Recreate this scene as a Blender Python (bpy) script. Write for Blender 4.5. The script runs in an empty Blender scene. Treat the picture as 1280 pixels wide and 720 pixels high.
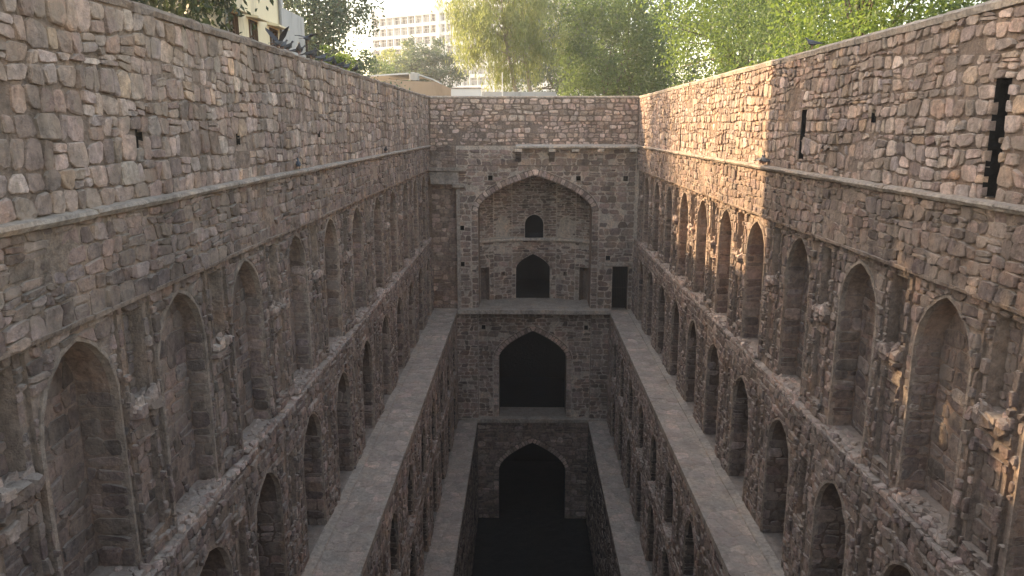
import bpy, bmesh, math, random
import numpy as np
from mathutils import Vector, Matrix
from mathutils.geometry import delaunay_2d_cdt

scene = bpy.context.scene
C = scene.collection
R = random.Random(11)
rad = math.radians

# ---------------------------------------------------------------- camera
cam_d = bpy.data.cameras.new('camera')
cam = bpy.data.objects.new('camera', cam_d)
C.objects.link(cam)
cam_d.sensor_width = 36.0
cam_d.lens = 36.0 * 925.0 / 1280.0
cam_d.clip_end = 6000
cam.rotation_euler = (rad(90 - 12.26), 0, rad(0.968))
scene.camera = cam

# ---------------------------------------------------------------- light
SUN = Vector((-1.0, 0.55, 0.55)).normalized()        # towards the sun
elev = math.asin(SUN.z)
world = bpy.data.worlds.new('World')
scene.world = world
world.use_nodes = True
wn = world.node_tree
sky = wn.nodes.new('ShaderNodeTexSky')
sky.sky_type = 'NISHITA'
sky.sun_disc = False
sky.sun_elevation = elev
sky.sun_rotation = math.atan2(SUN.x, SUN.y)
sky.air_density = 1.0
sky.dust_density = 1.2
sky.ozone_density = 0.0
wn.nodes['Background'].inputs[1].default_value = 0.15
wn.links.new(sky.outputs[0], wn.nodes['Background'].inputs[0])
sl = bpy.data.lights.new('sun', 'SUN')
sl.energy = 2.2
sl.angle = rad(0.6)
sl.color = (1.0, 0.83, 0.62)
so = bpy.data.objects.new('sun', sl)
so.rotation_euler = SUN.to_track_quat('Z', 'Y').to_euler()
so.location = (-30, 20, 40)
C.objects.link(so)
scene.view_settings.view_transform = 'Standard'
scene.view_settings.look = 'None'
scene.view_settings.gamma = 1.0
scene.view_settings.use_white_balance = True        # the camera's white balance, set for open shade
scene.view_settings.white_balance_temperature = 8700
scene.view_settings.white_balance_tint = 14
scene.view_settings.exposure = 2.35
scene.cycles.max_bounces = 10
scene.cycles.diffuse_bounces = 8
scene.cycles.transparent_max_bounces = 8
scene.cycles.use_denoising = True

# ---------------------------------------------------------------- materials
def new_mat(name):
    m = bpy.data.materials.new(name)
    m.use_nodes = True
    nt = m.node_tree
    b = nt.nodes['Principled BSDF']
    b.inputs['Roughness'].default_value = 0.9
    b.inputs['Specular IOR Level'].default_value = 0.25
    return m, nt, b

def N(nt, t, **kw):
    n = nt.nodes.new(t)
    for k, v in kw.items():
        if k.startswith('i_'):
            key = k[2:]
            n.inputs[int(key) if key.isdigit() else key].default_value = v
        else:
            setattr(n, k, v)
    return n

def noise(nt, vec, scale, detail=4, rough=0.6):
    n = N(nt, 'ShaderNodeTexNoise')
    n.inputs['Scale'].default_value = scale
    n.inputs['Detail'].default_value = detail
    n.inputs['Roughness'].default_value = rough
    nt.links.new(vec, n.inputs['Vector'])
    return n.outputs['Fac']

def ramp(nt, fac, stops):
    r = N(nt, 'ShaderNodeValToRGB')
    e = r.color_ramp.elements
    while len(e) > 1:
        e.remove(e[-1])
    e[0].position = stops[0][0]
    e[0].color = (*stops[0][1], 1) if len(stops[0][1]) == 3 else stops[0][1]
    for p, c in stops[1:]:
        x = e.new(p)
        x.color = (*c, 1) if len(c) == 3 else c
    nt.links.new(fac, r.inputs[0])
    return r.outputs[0]

def mix(nt, a, b, fac, mode='MIX'):
    m = N(nt, 'ShaderNodeMix', data_type='RGBA', blend_type=mode)
    if isinstance(fac, (int, float)):
        m.inputs[0].default_value = fac
    else:
        nt.links.new(fac, m.inputs[0])
    for v, i in ((a, 6), (b, 7)):
        if isinstance(v, tuple):
            m.inputs[i].default_value = (*v, 1)
        else:
            nt.links.new(v, m.inputs[i])
    return m.outputs[2]

def stone_material(name, attr=True, base=(0.2, 0.16, 0.13), dust=0.75, bump=0.75, dust_col=(0.42, 0.36, 0.30), smeared=True):
    m, nt, b = new_mat(name)
    geo = N(nt, 'ShaderNodeNewGeometry')
    pos = geo.outputs['Position']
    if attr:
        a = N(nt, 'ShaderNodeAttribute', attribute_name='Col')
        col = a.outputs['Color']
    else:
        col = base
    # grain within a stone
    g1 = noise(nt, pos, 7.0, 10, 0.75)
    g = ramp(nt, g1, [(0.34, (0.5, 0.5, 0.51)), (0.5, (1, 1, 1)), (0.66, (1.5, 1.46, 1.4))])
    col = mix(nt, col, g, 0.85, 'MULTIPLY')
    # mineral blotches, reddish and grey
    bl = noise(nt, pos, 1.1, 4, 0.6)
    blc = ramp(nt, bl, [(0.3, (0.78, 0.79, 0.8)), (0.5, (1, 1, 1)), (0.72, (1.2, 1.02, 0.9))])
    col = mix(nt, col, blc, 0.8, 'MULTIPLY')
    if attr and smeared:
        sm = ramp(nt, noise(nt, pos, 1.7, 9, 0.68), [(0.5, (0, 0, 0)), (0.62, (0.8, 0.8, 0.8))])
        col = mix(nt, col, (0.31, 0.24, 0.19), sm)
    # rain streaks and soot: their own shape, running down the wall
    mp = N(nt, 'ShaderNodeMapping')
    mp.inputs['Scale'].default_value = (1.3, 1.3, 0.22)
    nt.links.new(pos, mp.inputs['Vector'])
    st = noise(nt, mp.outputs['Vector'], 0.8, 6, 0.65)
    stc = ramp(nt, st, [(0.36, (0.58, 0.57, 0.56)), (0.52, (1, 1, 1)), (0.7, (1.12, 1.08, 1.02))])
    col = mix(nt, col, stc, 0.75, 'MULTIPLY')
    # dust lying on upward faces
    sx = N(nt, 'ShaderNodeSeparateXYZ')
    nt.links.new(geo.outputs['Normal'], sx.inputs[0])
    mr = N(nt, 'ShaderNodeMapRange')
    mr.inputs[1].default_value = 0.45
    mr.inputs[2].default_value = 0.95
    nt.links.new(sx.outputs['Z'], mr.inputs[0])
    dn = ramp(nt, noise(nt, pos, 3.0, 5, 0.7), [(0.3, (0.3, 0.3, 0.3)), (0.65, (1, 1, 1))])
    mu = N(nt, 'ShaderNodeMath', operation='MULTIPLY')
    nt.links.new(mr.outputs[0], mu.inputs[0])
    nt.links.new(dn, mu.inputs[1])
    mu2 = N(nt, 'ShaderNodeMath', operation='MULTIPLY')
    nt.links.new(mu.outputs[0], mu2.inputs[0])
    mu2.inputs[1].default_value = dust
    col = mix(nt, col, dust_col, mu2.outputs[0])
    nt.links.new(col, b.inputs['Base Color'])
    # relief
    h = N(nt, 'ShaderNodeMath', operation='ADD')
    nt.links.new(noise(nt, pos, 14.0, 8, 0.72), h.inputs[0])
    nt.links.new(noise(nt, pos, 4.0, 4, 0.6), h.inputs[1])
    bp = N(nt, 'ShaderNodeBump')
    bp.inputs['Strength'].default_value = bump
    bp.inputs['Distance'].default_value = 0.10
    nt.links.new(h.outputs[0], bp.inputs['Height'])
    nt.links.new(bp.outputs[0], b.inputs['Normal'])
    return m

M = {}
M['stone'] = stone_material('rubble_stone')
M['clean_stone'] = stone_material('pointed_stone', smeared=False)
M['mortar'] = stone_material('lime_mortar', False, (0.25, 0.185, 0.148), bump=0.9)
M['pale_mortar'] = stone_material('pale_mortar', False, (0.56, 0.465, 0.385), bump=0.8)
M['dark_plaster'] = stone_material('old_dark_plaster', False, (0.19, 0.135, 0.108), bump=0.7)  # red plaster darkened to carry the shade of the deep lower-tier niches
M['arcade_mortar'] = stone_material('tan_mortar', False, (0.35, 0.265, 0.21), bump=0.9)
M['edging'] = stone_material('lime_edging', False, (0.38, 0.30, 0.24), bump=0.9)
M['plaster'] = stone_material('red_plaster', False, (0.33, 0.235, 0.185), bump=0.6)
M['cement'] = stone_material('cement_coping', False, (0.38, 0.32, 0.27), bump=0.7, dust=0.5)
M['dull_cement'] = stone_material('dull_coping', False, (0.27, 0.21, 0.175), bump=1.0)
M['limed'] = stone_material('limewashed_slab', False, (0.62, 0.54, 0.46), bump=0.5)
M['dark_slab'] = stone_material('blackened_slab', False, (0.13, 0.105, 0.09), bump=0.6)  # dark stone of the scrolls; as niche lining, painted shade
M['pale_slab'] = stone_material('pale_slab', False, (0.42, 0.36, 0.30), bump=0.6)
M['paving'] = stone_material('ledge_paving', False, (0.40, 0.335, 0.275), bump=0.6, dust=0.4)
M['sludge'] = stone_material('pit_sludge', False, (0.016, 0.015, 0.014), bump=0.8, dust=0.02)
M['soot'] = stone_material('sooty_interior', False, (0.018, 0.016, 0.015), bump=0.5, dust=0.0)  # lack of light in rooms and openings painted as near-black
M['earth'] = stone_material('dry_earth', False, (0.16, 0.125, 0.09), bump=0.8, dust=0.2)

def plain(name, col, rough=0.7, metal=0.0, var=0.25, scale=3.0):
    m, nt, b = new_mat(name)
    geo = N(nt, 'ShaderNodeNewGeometry')
    f = noise(nt, geo.outputs['Position'], scale, 5, 0.6)
    c = ramp(nt, f, [(0.3, (1 - var,) * 3), (0.7, (1 + var * 0.6,) * 3)])
    c = mix(nt, col, c, 1.0, 'MULTIPLY')
    nt.links.new(c, b.inputs['Base Color'])
    b.inputs['Roughness'].default_value = rough
    b.inputs['Metallic'].default_value = metal
    return m
M['iron'] = plain('rusty_iron', (0.06, 0.045, 0.038), 0.6, 0.5)
M['feather'] = plain('slate_feathers', (0.075, 0.08, 0.09), 0.6, scale=12)
M['feather_dark'] = plain('dark_feathers', (0.025, 0.027, 0.032), 0.6, scale=12)
M['beak'] = plain('beak_and_feet', (0.22, 0.10, 0.08), 0.5)
M['white_paint'] = plain('weathered_white_paint', (0.72, 0.72, 0.70), 0.7, var=0.12, scale=0.4)
M['glass'] = plain('dusty_glass', (0.09, 0.10, 0.11), 0.15, var=0.5, scale=0.6)
M['curtained'] = plain('curtained_glass', (0.35, 0.35, 0.34), 0.3, var=0.5, scale=0.5)
M['pipe'] = plain('grey_pipe', (0.22, 0.22, 0.22), 0.5)
M['wood'] = plain('brown_shutter', (0.13, 0.075, 0.05), 0.6, scale=6)
M['sheet'] = plain('white_sheet_roof', (0.6, 0.62, 0.62), 0.5, var=0.15)
M['bark'] = plain('bark', (0.13, 0.105, 0.085), 0.9, var=0.5, scale=5)
M['pale_bark'] = plain('pale_bark', (0.3, 0.26, 0.21), 0.9, var=0.4, scale=5)

def stained_wall(name, col, stain):
    m, nt, b = new_mat(name)
    geo = N(nt, 'ShaderNodeNewGeometry')
    mp = N(nt, 'ShaderNodeMapping')
    mp.inputs['Scale'].default_value = (1.2, 1.2, 0.25)
    nt.links.new(geo.outputs['Position'], mp.inputs['Vector'])
    f = noise(nt, mp.outputs['Vector'], 1.0, 7, 0.7)
    c = ramp(nt, f, [(0.33, stain), (0.48, col), (0.75, tuple(min(1, x * 1.08) for x in col))])
    nt.links.new(c, b.inputs['Base Color'])
    return m
M['cream'] = stained_wall('stained_cream_render', (0.74, 0.64, 0.45), (0.42, 0.36, 0.27))
M['grey_render'] = stained_wall('grey_cement_render', (0.42, 0.42, 0.41), (0.27, 0.27, 0.26))
M['tan'] = stained_wall('tan_wall', (0.36, 0.27, 0.2), (0.27, 0.2, 0.15))

def leaf_material(name, dark, light, trans):
    m, nt, b = new_mat(name)
    a = N(nt, 'ShaderNodeAttribute', attribute_name='Tint')
    c = mix(nt, dark, light, a.outputs['Fac'])
    out = nt.nodes['Material Output']
    nt.links.new(c, b.inputs['Base Color'])
    b.inputs['Roughness'].default_value = 0.5
    tr = N(nt, 'ShaderNodeBsdfTranslucent')
    tc = mix(nt, c, trans, 0.6)
    nt.links.new(tc, tr.inputs[0])
    ms = N(nt, 'ShaderNodeMixShader')
    ms.inputs[0].default_value = 0.45
    nt.links.new(b.outputs[0], ms.inputs[1])
    nt.links.new(tr.outputs[0], ms.inputs[2])
    nt.links.new(ms.outputs[0], out.inputs['Surface'])
    return m
LEAF = {
    'drooping': leaf_material('drooping_leaves', (0.12, 0.155, 0.065), (0.30, 0.33, 0.14), (0.40, 0.46, 0.15)),
    'broad': leaf_material('broad_leaves', (0.05, 0.085, 0.042), (0.15, 0.22, 0.09), (0.23, 0.34, 0.09)),
    'bright': leaf_material('bright_leaves', (0.07, 0.12, 0.035), (0.19, 0.27, 0.08), (0.29, 0.42, 0.07)),
    'dark': leaf_material('dark_leaves', (0.018, 0.032, 0.02), (0.045, 0.065, 0.035), (0.06, 0.09, 0.03)),
    'blue': leaf_material('bluish_leaves', (0.045, 0.075, 0.058), (0.11, 0.155, 0.105), (0.16, 0.23, 0.12)),
}

# ---------------------------------------------------------------- object helpers
def props(o, label=None, cat=None, group=None, kind=None):
    if label: o['label'] = label
    if cat: o['category'] = cat
    if group: o['group'] = group
    if kind or label: o['kind'] = kind or 'thing'
    return o

def empty(name, loc=(0, 0, 0), rotz=0.0):
    o = bpy.data.objects.new(name, None)
    o.empty_display_size = 0.3
    o.location = loc
    o.rotation_euler = (0, 0, rotz)
    C.objects.link(o)
    return o

def link(name, me, mat=None, parent=None):
    o = bpy.data.objects.new(name, me)
    if mat is not None and not me.materials:
        me.materials.append(mat)
    C.objects.link(o)
    if parent is not None:
        o.parent = parent
    return o

def smooth(me, on=True):
    me.polygons.foreach_set('use_smooth', np.full(len(me.polygons), on))

class MB:
    """collects simple shapes of one part"""
    def __init__(s):
        s.v, s.f = [], []
    def add(s, vs, fs):
        k = len(s.v)
        s.v.extend(tuple(p) for p in vs)
        s.f.extend([tuple(i + k for i in f) for f in fs])
        return s
    def box(s, x0, x1, y0, y1, z0, z1, j=0.0):
        vs = [(x, y, z) for z in (z0, z1) for y in (y0, y1) for x in (x0, x1)]
        if j:
            vs = [(x + R.uniform(-j, j), y + R.uniform(-j, j), z + R.uniform(-j, j)) for x, y, z in vs]
        return s.add(vs, [(0, 2, 3, 1), (4, 5, 7, 6), (0, 1, 5, 4), (2, 6, 7, 3), (0, 4, 6, 2), (1, 3, 7, 5)])
    def tube(s, pts, radii, n=7):
        pts = [Vector(p) for p in pts]
        rings = []
        for i, p in enumerate(pts):
            d = (pts[min(i + 1, len(pts) - 1)] - pts[max(i - 1, 0)]).normalized()
            a = d.orthogonal().normalized() if abs(d.z) > 0.98 else d.cross(Vector((0, 0, 1))).normalized()
            b = d.cross(a)
            r = radii[i] if isinstance(radii, (list, tuple)) else radii
            rings.append([p + (a * math.cos(t) + b * math.sin(t)) * r for t in [2 * math.pi * k / n for k in range(n)]])
        k0 = [q for r in rings for q in r]
        fs = []
        for i in range(len(pts) - 1):
            for k in range(n):
                fs.append((i * n + k, i * n + (k + 1) % n, (i + 1) * n + (k + 1) % n, (i + 1) * n + k))
        fs.append(tuple(range(n))[::-1])
        fs.append(tuple((len(pts) - 1) * n + k for k in range(n)))
        return s.add(k0, fs)
    def build(s, name, mat, parent=None, sm=False, bevel=0.0, origin=None):
        me = bpy.data.meshes.new(name)
        vs = s.v
        if origin is not None:
            vs = [(a - origin[0], b - origin[1], c - origin[2]) for a, b, c in s.v]
        me.from_pydata(vs, [], s.f)
        bm = bmesh.new()
        bm.from_mesh(me)
        bmesh.ops.recalc_face_normals(bm, faces=bm.faces)
        if bevel:
            bmesh.ops.bevel(bm, geom=bm.edges[:], offset=bevel, segments=1, affect='EDGES')
        bm.to_mesh(me)
        bm.free()
        if sm: smooth(me)
        o = link(name, me, mat, parent)
        if origin is not None: o.location = origin
        return o

# ---------------------------------------------------------------- masonry
class Frame:
    """a wall plane: u along it, v up it, h out of it"""
    def __init__(s, O, U, V, Nn):
        s.O, s.U, s.V, s.N = (np.array(a, float) for a in (O, U, V, Nn))
        s.flip = float(np.cross(s.U, s.V) @ s.N) < 0
    def p(s, u, v, h=0.0):
        a = s.O + s.U * u + s.V * v + s.N * h
        return (float(a[0]), float(a[1]), float(a[2]))

def cen(poly):
    n = len(poly)
    return sum(p[0] for p in poly) / n, sum(p[1] for p in poly) / n

def area(poly):
    a = 0.0
    for i in range(len(poly)):
        x0, y0 = poly[i - 1]
        x1, y1 = poly[i]
        a += x0 * y1 - x1 * y0
    return a / 2

def clip(poly, px, py, nx, ny):
    """keep the side of the line through p that n points to"""
    out = []
    n = len(poly)
    ds = [(q[0] - px) * nx + (q[1] - py) * ny for q in poly]
    for i in range(n):
        a, b = poly[i], poly[(i + 1) % n]
        da, db = ds[i], ds[(i + 1) % n]
        if da >= 0: out.append(a)
        if (da > 0) != (db > 0) and abs(da - db) > 1e-9:
            t = da / (da - db)
            out.append((a[0] + (b[0] - a[0]) * t, a[1] + (b[1] - a[1]) * t))
    return out

class Hole:
    """a convex opening, CCW polygon"""
    def __init__(s, poly, grow=0.0):
        s.poly = poly
        s.edges = []
        for i in range(len(poly)):
            a, b = poly[i], poly[(i + 1) % len(poly)]
            ex, ey = b[0] - a[0], b[1] - a[1]
            l = math.hypot(ex, ey)
            if l < 1e-6: continue
            nx, ny = ey / l, -ex / l
            s.edges.append((a[0] + nx * grow, a[1] + ny * grow, nx, ny))
        us = [p[0] for p in poly]; vs = [p[1] for p in poly]
        s.bb = (min(us) - grow, max(us) + grow, min(vs) - grow, max(vs) + grow)
    def cut(s, poly):
        b = s.bb
        us = [p[0] for p in poly]; vs = [p[1] for p in poly]
        if max(us) < b[0] or min(us) > b[1] or max(vs) < b[2] or min(vs) > b[3]:
            return poly
        c = cen(poly)
        best, e0 = -9, None
        for e in s.edges:
            d = (c[0] - e[0]) * e[2] + (c[1] - e[1]) * e[3]
            if d > best: best, e0 = d, e
        if best < -0.06: return None
        q = clip(poly, *e0)
        return q if len(q) >= 3 else None
    def inside(s, u, v):
        for e in s.edges:
            if (u - e[0]) * e[2] + (v - e[1]) * e[3] > 0: return False
        return True

def rect(u0, u1, v0, v1):
    return [(u0, v0), (u1, v0), (u1, v1), (u0, v1)]

def arch(c, w, v0, v1, rise, n=9, flat=False):
    """pointed arch opening, CCW from the lower left corner"""
    pts = [(c - w, v0), (c + w, v0)]
    vs = v1 - rise
    half = []
    if flat or rise < w:
        for i in range(n + 1):
            s_ = 1 - (i / n) ** 1.6 if False else math.cos(math.pi / 2 * i / n)
            half.append((w * s_, vs + rise * (1 - s_) ** 0.52))
    else:
        e = ((rise / w) ** 2 - 1) * w / 2
        Rr = w + e
        a1 = math.acos(e / Rr)
        for i in range(n + 1):
            t = a1 * i / n
            half.append((-e + Rr * math.cos(t), vs + Rr * math.sin(t)))
    pts += [(c + x, y) for x, y in half]
    pts += [(c - x, y) for x, y in reversed(half[:-1])]
    return pts

PALETTE = {
    'grey':  [((0.215, 0.175, 0.148), 5), ((0.24, 0.205, 0.18), 4), ((0.165, 0.14, 0.125), 3), ((0.255, 0.185, 0.145), 3), ((0.20, 0.135, 0.108), 2), ((0.32, 0.22, 0.125), 0.7), ((0.19, 0.19, 0.19), 1.5), ((0.30, 0.27, 0.24), 1.2)],
    'mixed': [((0.22, 0.18, 0.15), 5), ((0.26, 0.22, 0.195), 4), ((0.175, 0.15, 0.135), 3), ((0.27, 0.19, 0.145), 3), ((0.37, 0.235, 0.12), 1.0), ((0.19, 0.20, 0.205), 1.2), ((0.32, 0.285, 0.25), 2)],
    'old':   [((0.165, 0.132, 0.11), 5), ((0.135, 0.11, 0.095), 4), ((0.18, 0.13, 0.103), 4), ((0.21, 0.178, 0.153), 2.5), ((0.11, 0.094, 0.085), 2.5), ((0.145, 0.14, 0.135), 1.2)],
    'tower': [((0.185, 0.145, 0.12), 5), ((0.215, 0.17, 0.14), 4), ((0.145, 0.115, 0.098), 4), ((0.20, 0.14, 0.11), 2), ((0.25, 0.21, 0.18), 1.5)],
    'pale':  [((0.30, 0.25, 0.21), 5), ((0.27, 0.22, 0.18), 4), ((0.34, 0.29, 0.245), 2)],
    'light': [((0.30, 0.245, 0.20), 5), ((0.34, 0.28, 0.235), 4), ((0.25, 0.2, 0.165), 3), ((0.31, 0.22, 0.17), 3), ((0.37, 0.33, 0.29), 1.5)],
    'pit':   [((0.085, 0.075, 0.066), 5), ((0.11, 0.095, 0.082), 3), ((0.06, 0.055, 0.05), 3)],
}

for _L in PALETTE.values():           # fired-brown cast of the local quartzite, hues kept close together
    for _i, (_c, _w) in enumerate(_L):
        _g = sum(_c) / 3
        _t = (_g * 1.32, _g * 0.94, _g * 0.78)
        _L[_i] = (tuple(0.65 * _t[k] + 0.35 * _c[k] for k in range(3)), _w)

def pick(pal):
    L = PALETTE[pal]
    t = R.uniform(0, sum(w for _, w in L))
    for c, w in L:
        t -= w
        if t <= 0: break
    k = R.uniform(0.72, 1.3) * 1.6
    return tuple(max(0.01, x * k * R.uniform(0.97, 1.03)) for x in c)

STONES = {}     # owner object name -> list of stones

def add_stone(owner, fr, poly, h0, gap, rel, pal, name='stone', cut=True, col=None, tilt=0.35):
    a = area(poly)
    if a < 0:
        poly = poly[::-1]; a = -a
    if a < 0.004: return
    size = math.sqrt(a)
    cu, cv = cen(poly)
    # thin slivers make poor stones
    if max(abs(p[0] - cu) for p in poly) < 0.022 or max(abs(p[1] - cv) for p in poly) < 0.022: return
    pts = []
    n = len(poly)
    if cut and n <= 5:
        for i in range(n):
            p0, p1, p2 = poly[i - 1], poly[i], poly[(i + 1) % n]
            t = R.uniform(0.10, 0.26)
            pts.append((p1[0] + (p0[0] - p1[0]) * t, p1[1] + (p0[1] - p1[1]) * t))
            t = R.uniform(0.10, 0.26)
            pts.append((p1[0] + (p2[0] - p1[0]) * t, p1[1] + (p2[1] - p1[1]) * t))
    else:
        pts = list(poly)
    n = len(pts)
    g = max(0.6, 1 - gap / size)
    hh = R.uniform(*rel)
    tu, tv = R.uniform(-tilt, tilt) * hh / size, R.uniform(-tilt, tilt) * hh / size
    vs = []
    r1, r2 = 0.965, R.uniform(0.78, 0.9)
    j = 0.045 * size
    ring = [((p[0] - cu) * g + R.uniform(-j, j), (p[1] - cv) * g + R.uniform(-j, j)) for p in pts]
    for x, y in ring: vs.append(fr.p(cu + x, cv + y, h0 - 0.07))
    for x, y in ring:
        vs.append(fr.p(cu + x * r1, cv + y * r1, h0 + hh * R.uniform(0.4, 0.8) + tu * x + tv * y))
    for x, y in ring:
        vs.append(fr.p(cu + x * r2, cv + y * r2, h0 + hh * R.uniform(0.7, 1.25) + 1.6 * (tu * x + tv * y)))
    jx, jy = R.uniform(-.25, .25) * size, R.uniform(-.25, .25) * size
    vs.append(fr.p(cu + jx, cv + jy, h0 + hh * R.uniform(0.75, 1.3) + 1.6 * (tu * jx + tv * jy)))
    STONES.setdefault(owner.name, []).append((vs, n, fr.flip, col or pick(pal), fr.p(cu, cv, h0), size, tuple(fr.N), name))

def stone_faces(n, flip, k=0):
    f = []
    for r in (0, 1):
        for i in range(n):
            a, b = r * n + i, r * n + (i + 1) % n
            f.append((k + a, k + b, k + b + n, k + a + n))
    for i in range(n):
        f.append((k + 2 * n + i, k + 2 * n + (i + 1) % n, k + 3 * n))
    return [q[::-1] for q in f] if flip else f

FWD = Vector((-0.0165, 0.977, -0.2124)); FWD.normalize()

def seen(pt, m=0.12):
    d = Vector(pt)
    z = d.dot(FWD)
    if z < 1: return False
    x = d.dot(Vector((0.99986, 0.0169, 0))) / z
    y = d.dot(Vector((0.0169 * -0.2124, 0.2124, 0.977))) / z
    return abs(x) < 0.692 + m and abs(y) < 0.389 + m

def finish_stones(owner, limit=300, min_px=7.0, mat='stone'):
    L = STONES.pop(owner.name, [])
    scored = []
    for s in L:
        d = Vector(s[4])
        dist = d.length
        cosv = abs(d.normalized().dot(Vector(s[6])))
        vis = seen(s[4], 0.0)
        scored.append((vis, s[5] * 925 / dist * (0.25 + 0.75 * math.sqrt(cosv)), s))
    scored.sort(key=lambda t: (-t[0], -t[1]))
    singles = [s for vis, px, s in scored[:limit] if vis and px >= min_px]
    rest = [s for _, _, s in scored[len(singles):]]
    for vs, n, fl, col, c, size, nn, name in singles:
        me = bpy.data.meshes.new(name)
        me.from_pydata([(a - c[0], b - c[1], d - c[2]) for a, b, d in vs], [], stone_faces(n, fl))
        at = me.attributes.new('Col', 'FLOAT_COLOR', 'POINT')
        at.data.foreach_set('color', list((*col, 1.0)) * len(vs))
        o = link(name, me, M[mat], owner)
        o.location = c
    if rest:
        V, F, cols = [], [], []
        for vs, n, fl, col, c, size, nn, name in rest:
            k = len(V)
            V.extend(vs)
            F.extend(stone_faces(n, fl, k))
            cols.extend([*col, 1.0] * len(vs))
        me = bpy.data.meshes.new('rubble_stonework')
        me.from_pydata(V, [], F)
        at = me.attributes.new('Col', 'FLOAT_COLOR', 'POINT')
        at.data.foreach_set('color', cols)
        o = link('rubble_stonework', me, M[mat], owner)
        o['kind'] = 'stuff'

def coursed(u0, u1, v0, v1, h, w, jit=0.05):
    """roughly coursed blocks"""
    rows = [v0]
    while rows[-1] < v1 - 0.4 * h:
        rows.append(rows[-1] + h * R.uniform(0.7, 1.35))
    rows[-1] = v1
    ph = [[(R.uniform(0.5, 2.2), R.uniform(0, 6.3), R.uniform(0.3, 1) * jit) for _ in range(3)] for _ in rows]
    ph[0] = ph[-1] = []
    def bnd(i, u):
        return rows[i] + sum(a * math.sin(f * u + p) for f, p, a in ph[i])
    for i in range(len(rows) - 1):
        x = u0
        while x < u1 - 1e-6:
            nx = x + w * R.uniform(0.5, 1.75)
            if nx > u1 - 0.35 * w: nx = u1
            t0 = R.uniform(-0.2, 0.2) * w if x > u0 else 0
            t1 = R.uniform(-0.2, 0.2) * w if nx < u1 else 0
            q = [(x - t0, bnd(i, x) + R.uniform(-.035, .035)), (nx - t1, bnd(i, nx) + R.uniform(-.035, .035)),
                 (nx + t1, bnd(i + 1, nx) + R.uniform(-.035, .035)), (x + t0, bnd(i + 1, x) + R.uniform(-.035, .035))]
            if R.random() < 0.2 and h > 0.2:            # two thin stones instead of one
                m = R.uniform(0.35, 0.65)
                a = (q[0][0] + (q[3][0] - q[0][0]) * m, q[0][1] + (q[3][1] - q[0][1]) * m)
                b = (q[1][0] + (q[2][0] - q[1][0]) * m, q[1][1] + (q[2][1] - q[1][1]) * m)
                yield [q[0], q[1], b, a]
                yield [a, b, q[2], q[3]]
            else:
                yield q
            x = nx

def rubble(u0, u1, v0, v1, h, w, jit=0.3):
    """random rubble: cells round jittered points"""
    nr = max(1, round((v1 - v0) / h))
    hh = (v1 - v0) / nr
    pts = []
    for i in range(nr):
        x = u0 - R.random() * w
        row = []
        while x < u1 + w:
            row.append((x, v0 + (i + 0.5) * hh + R.uniform(-jit, jit) * hh))
            x += w * R.uniform(0.55, 1.55)
        pts.append(row)
    import bisect
    keys = [[p[0] for p in r] for r in pts]
    for i, row in enumerate(pts):
        for k, p in enumerate(row):
            if p[0] < u0 - 0.4 * w or p[0] > u1 + 0.4 * w: continue
            poly = rect(max(u0, p[0] - 1.2 * w), min(u1, p[0] + 1.2 * w), max(v0, p[1] - 1.4 * hh), min(v1, p[1] + 1.4 * hh))
            if poly[1][0] - poly[0][0] < 0.03: continue
            for i2 in range(max(0, i - 2), min(nr, i + 3)):
                b0 = bisect.bisect_left(keys[i2], p[0] - 2.2 * w)
                b1 = bisect.bisect_right(keys[i2], p[0] + 2.2 * w)
                for q in pts[i2][b0:b1]:
                    if q is p: continue
                    dx, dy = p[0] - q[0], p[1] - q[1]
                    poly = clip(poly, (p[0] + q[0]) / 2, (p[1] + q[1]) / 2, dx, dy)
                    if len(poly) < 3: break
                if len(poly) < 3: break
            if len(poly) >= 3:
                yield poly

def smear(u, v):
    """patches where mortar was smeared over the stones, about -1 to 1"""
    return (math.sin(u * 0.9 + 1.7 * math.sin(v * 0.8)) + math.sin(u * 2.3 + v * 1.9 + 1.3) * 0.7 + math.sin(v * 3.1 - u * 0.6 + 0.5) * 0.6) / 2.0

def clad(owner, fr, r, holes=(), style='coursed', h=0.3, w=0.35, h0=0.0, gap=0.03, rel=(0.02, 0.055), pal='old', name='stone', drop=0.02, jit=0.05, always=False, tilt=0.35, bury=0.0):
    gen = coursed(*r, h, w, jit) if style == 'coursed' else rubble(*r, h, w, jit)
    for q in gen:
        c = cen(q)
        if not always and not seen(fr.p(c[0], c[1], h0)): continue
        if R.random() < drop: continue
        for ho in holes:
            q = ho.cut(q)
            if q is None: break
        if q is None: continue
        b = bury * max(0.0, smear(c[0], c[1]))
        if bury and b > rel[1] + 0.012: continue
        add_stone(owner, fr, q, h0 - b, gap, rel, pal, name, tilt=tilt)

def backing(owner, fr, r, polys, h0, mat, name='wall_core'):
    """the mortar face behind the stones, cut out at the openings"""
    hs = [Hole(p) for p in polys]
    vs = [Vector(p) for p in rect(*r)]
    es = [(0, 1), (1, 2), (2, 3), (3, 0)]
    for p in polys:
        k = len(vs)
        vs += [Vector(q) for q in p]
        es += [(k + i, k + (i + 1) % len(p)) for i in range(len(p))]
    ov, oe, of, *_ = delaunay_2d_cdt(vs, es, [], 0, 1e-5)
    fs = []
    for f in of:
        c = (ov[f[0]] + ov[f[1]] + ov[f[2]]) / 3
        if any(h.inside(c.x, c.y) for h in hs): continue
        fs.append(tuple(f)[::-1] if fr.flip else tuple(f))
    me = bpy.data.meshes.new(name)
    me.from_pydata([fr.p(v.x, v.y, h0) for v in ov], [], fs)
    return link(name, me, mat, owner)

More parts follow.
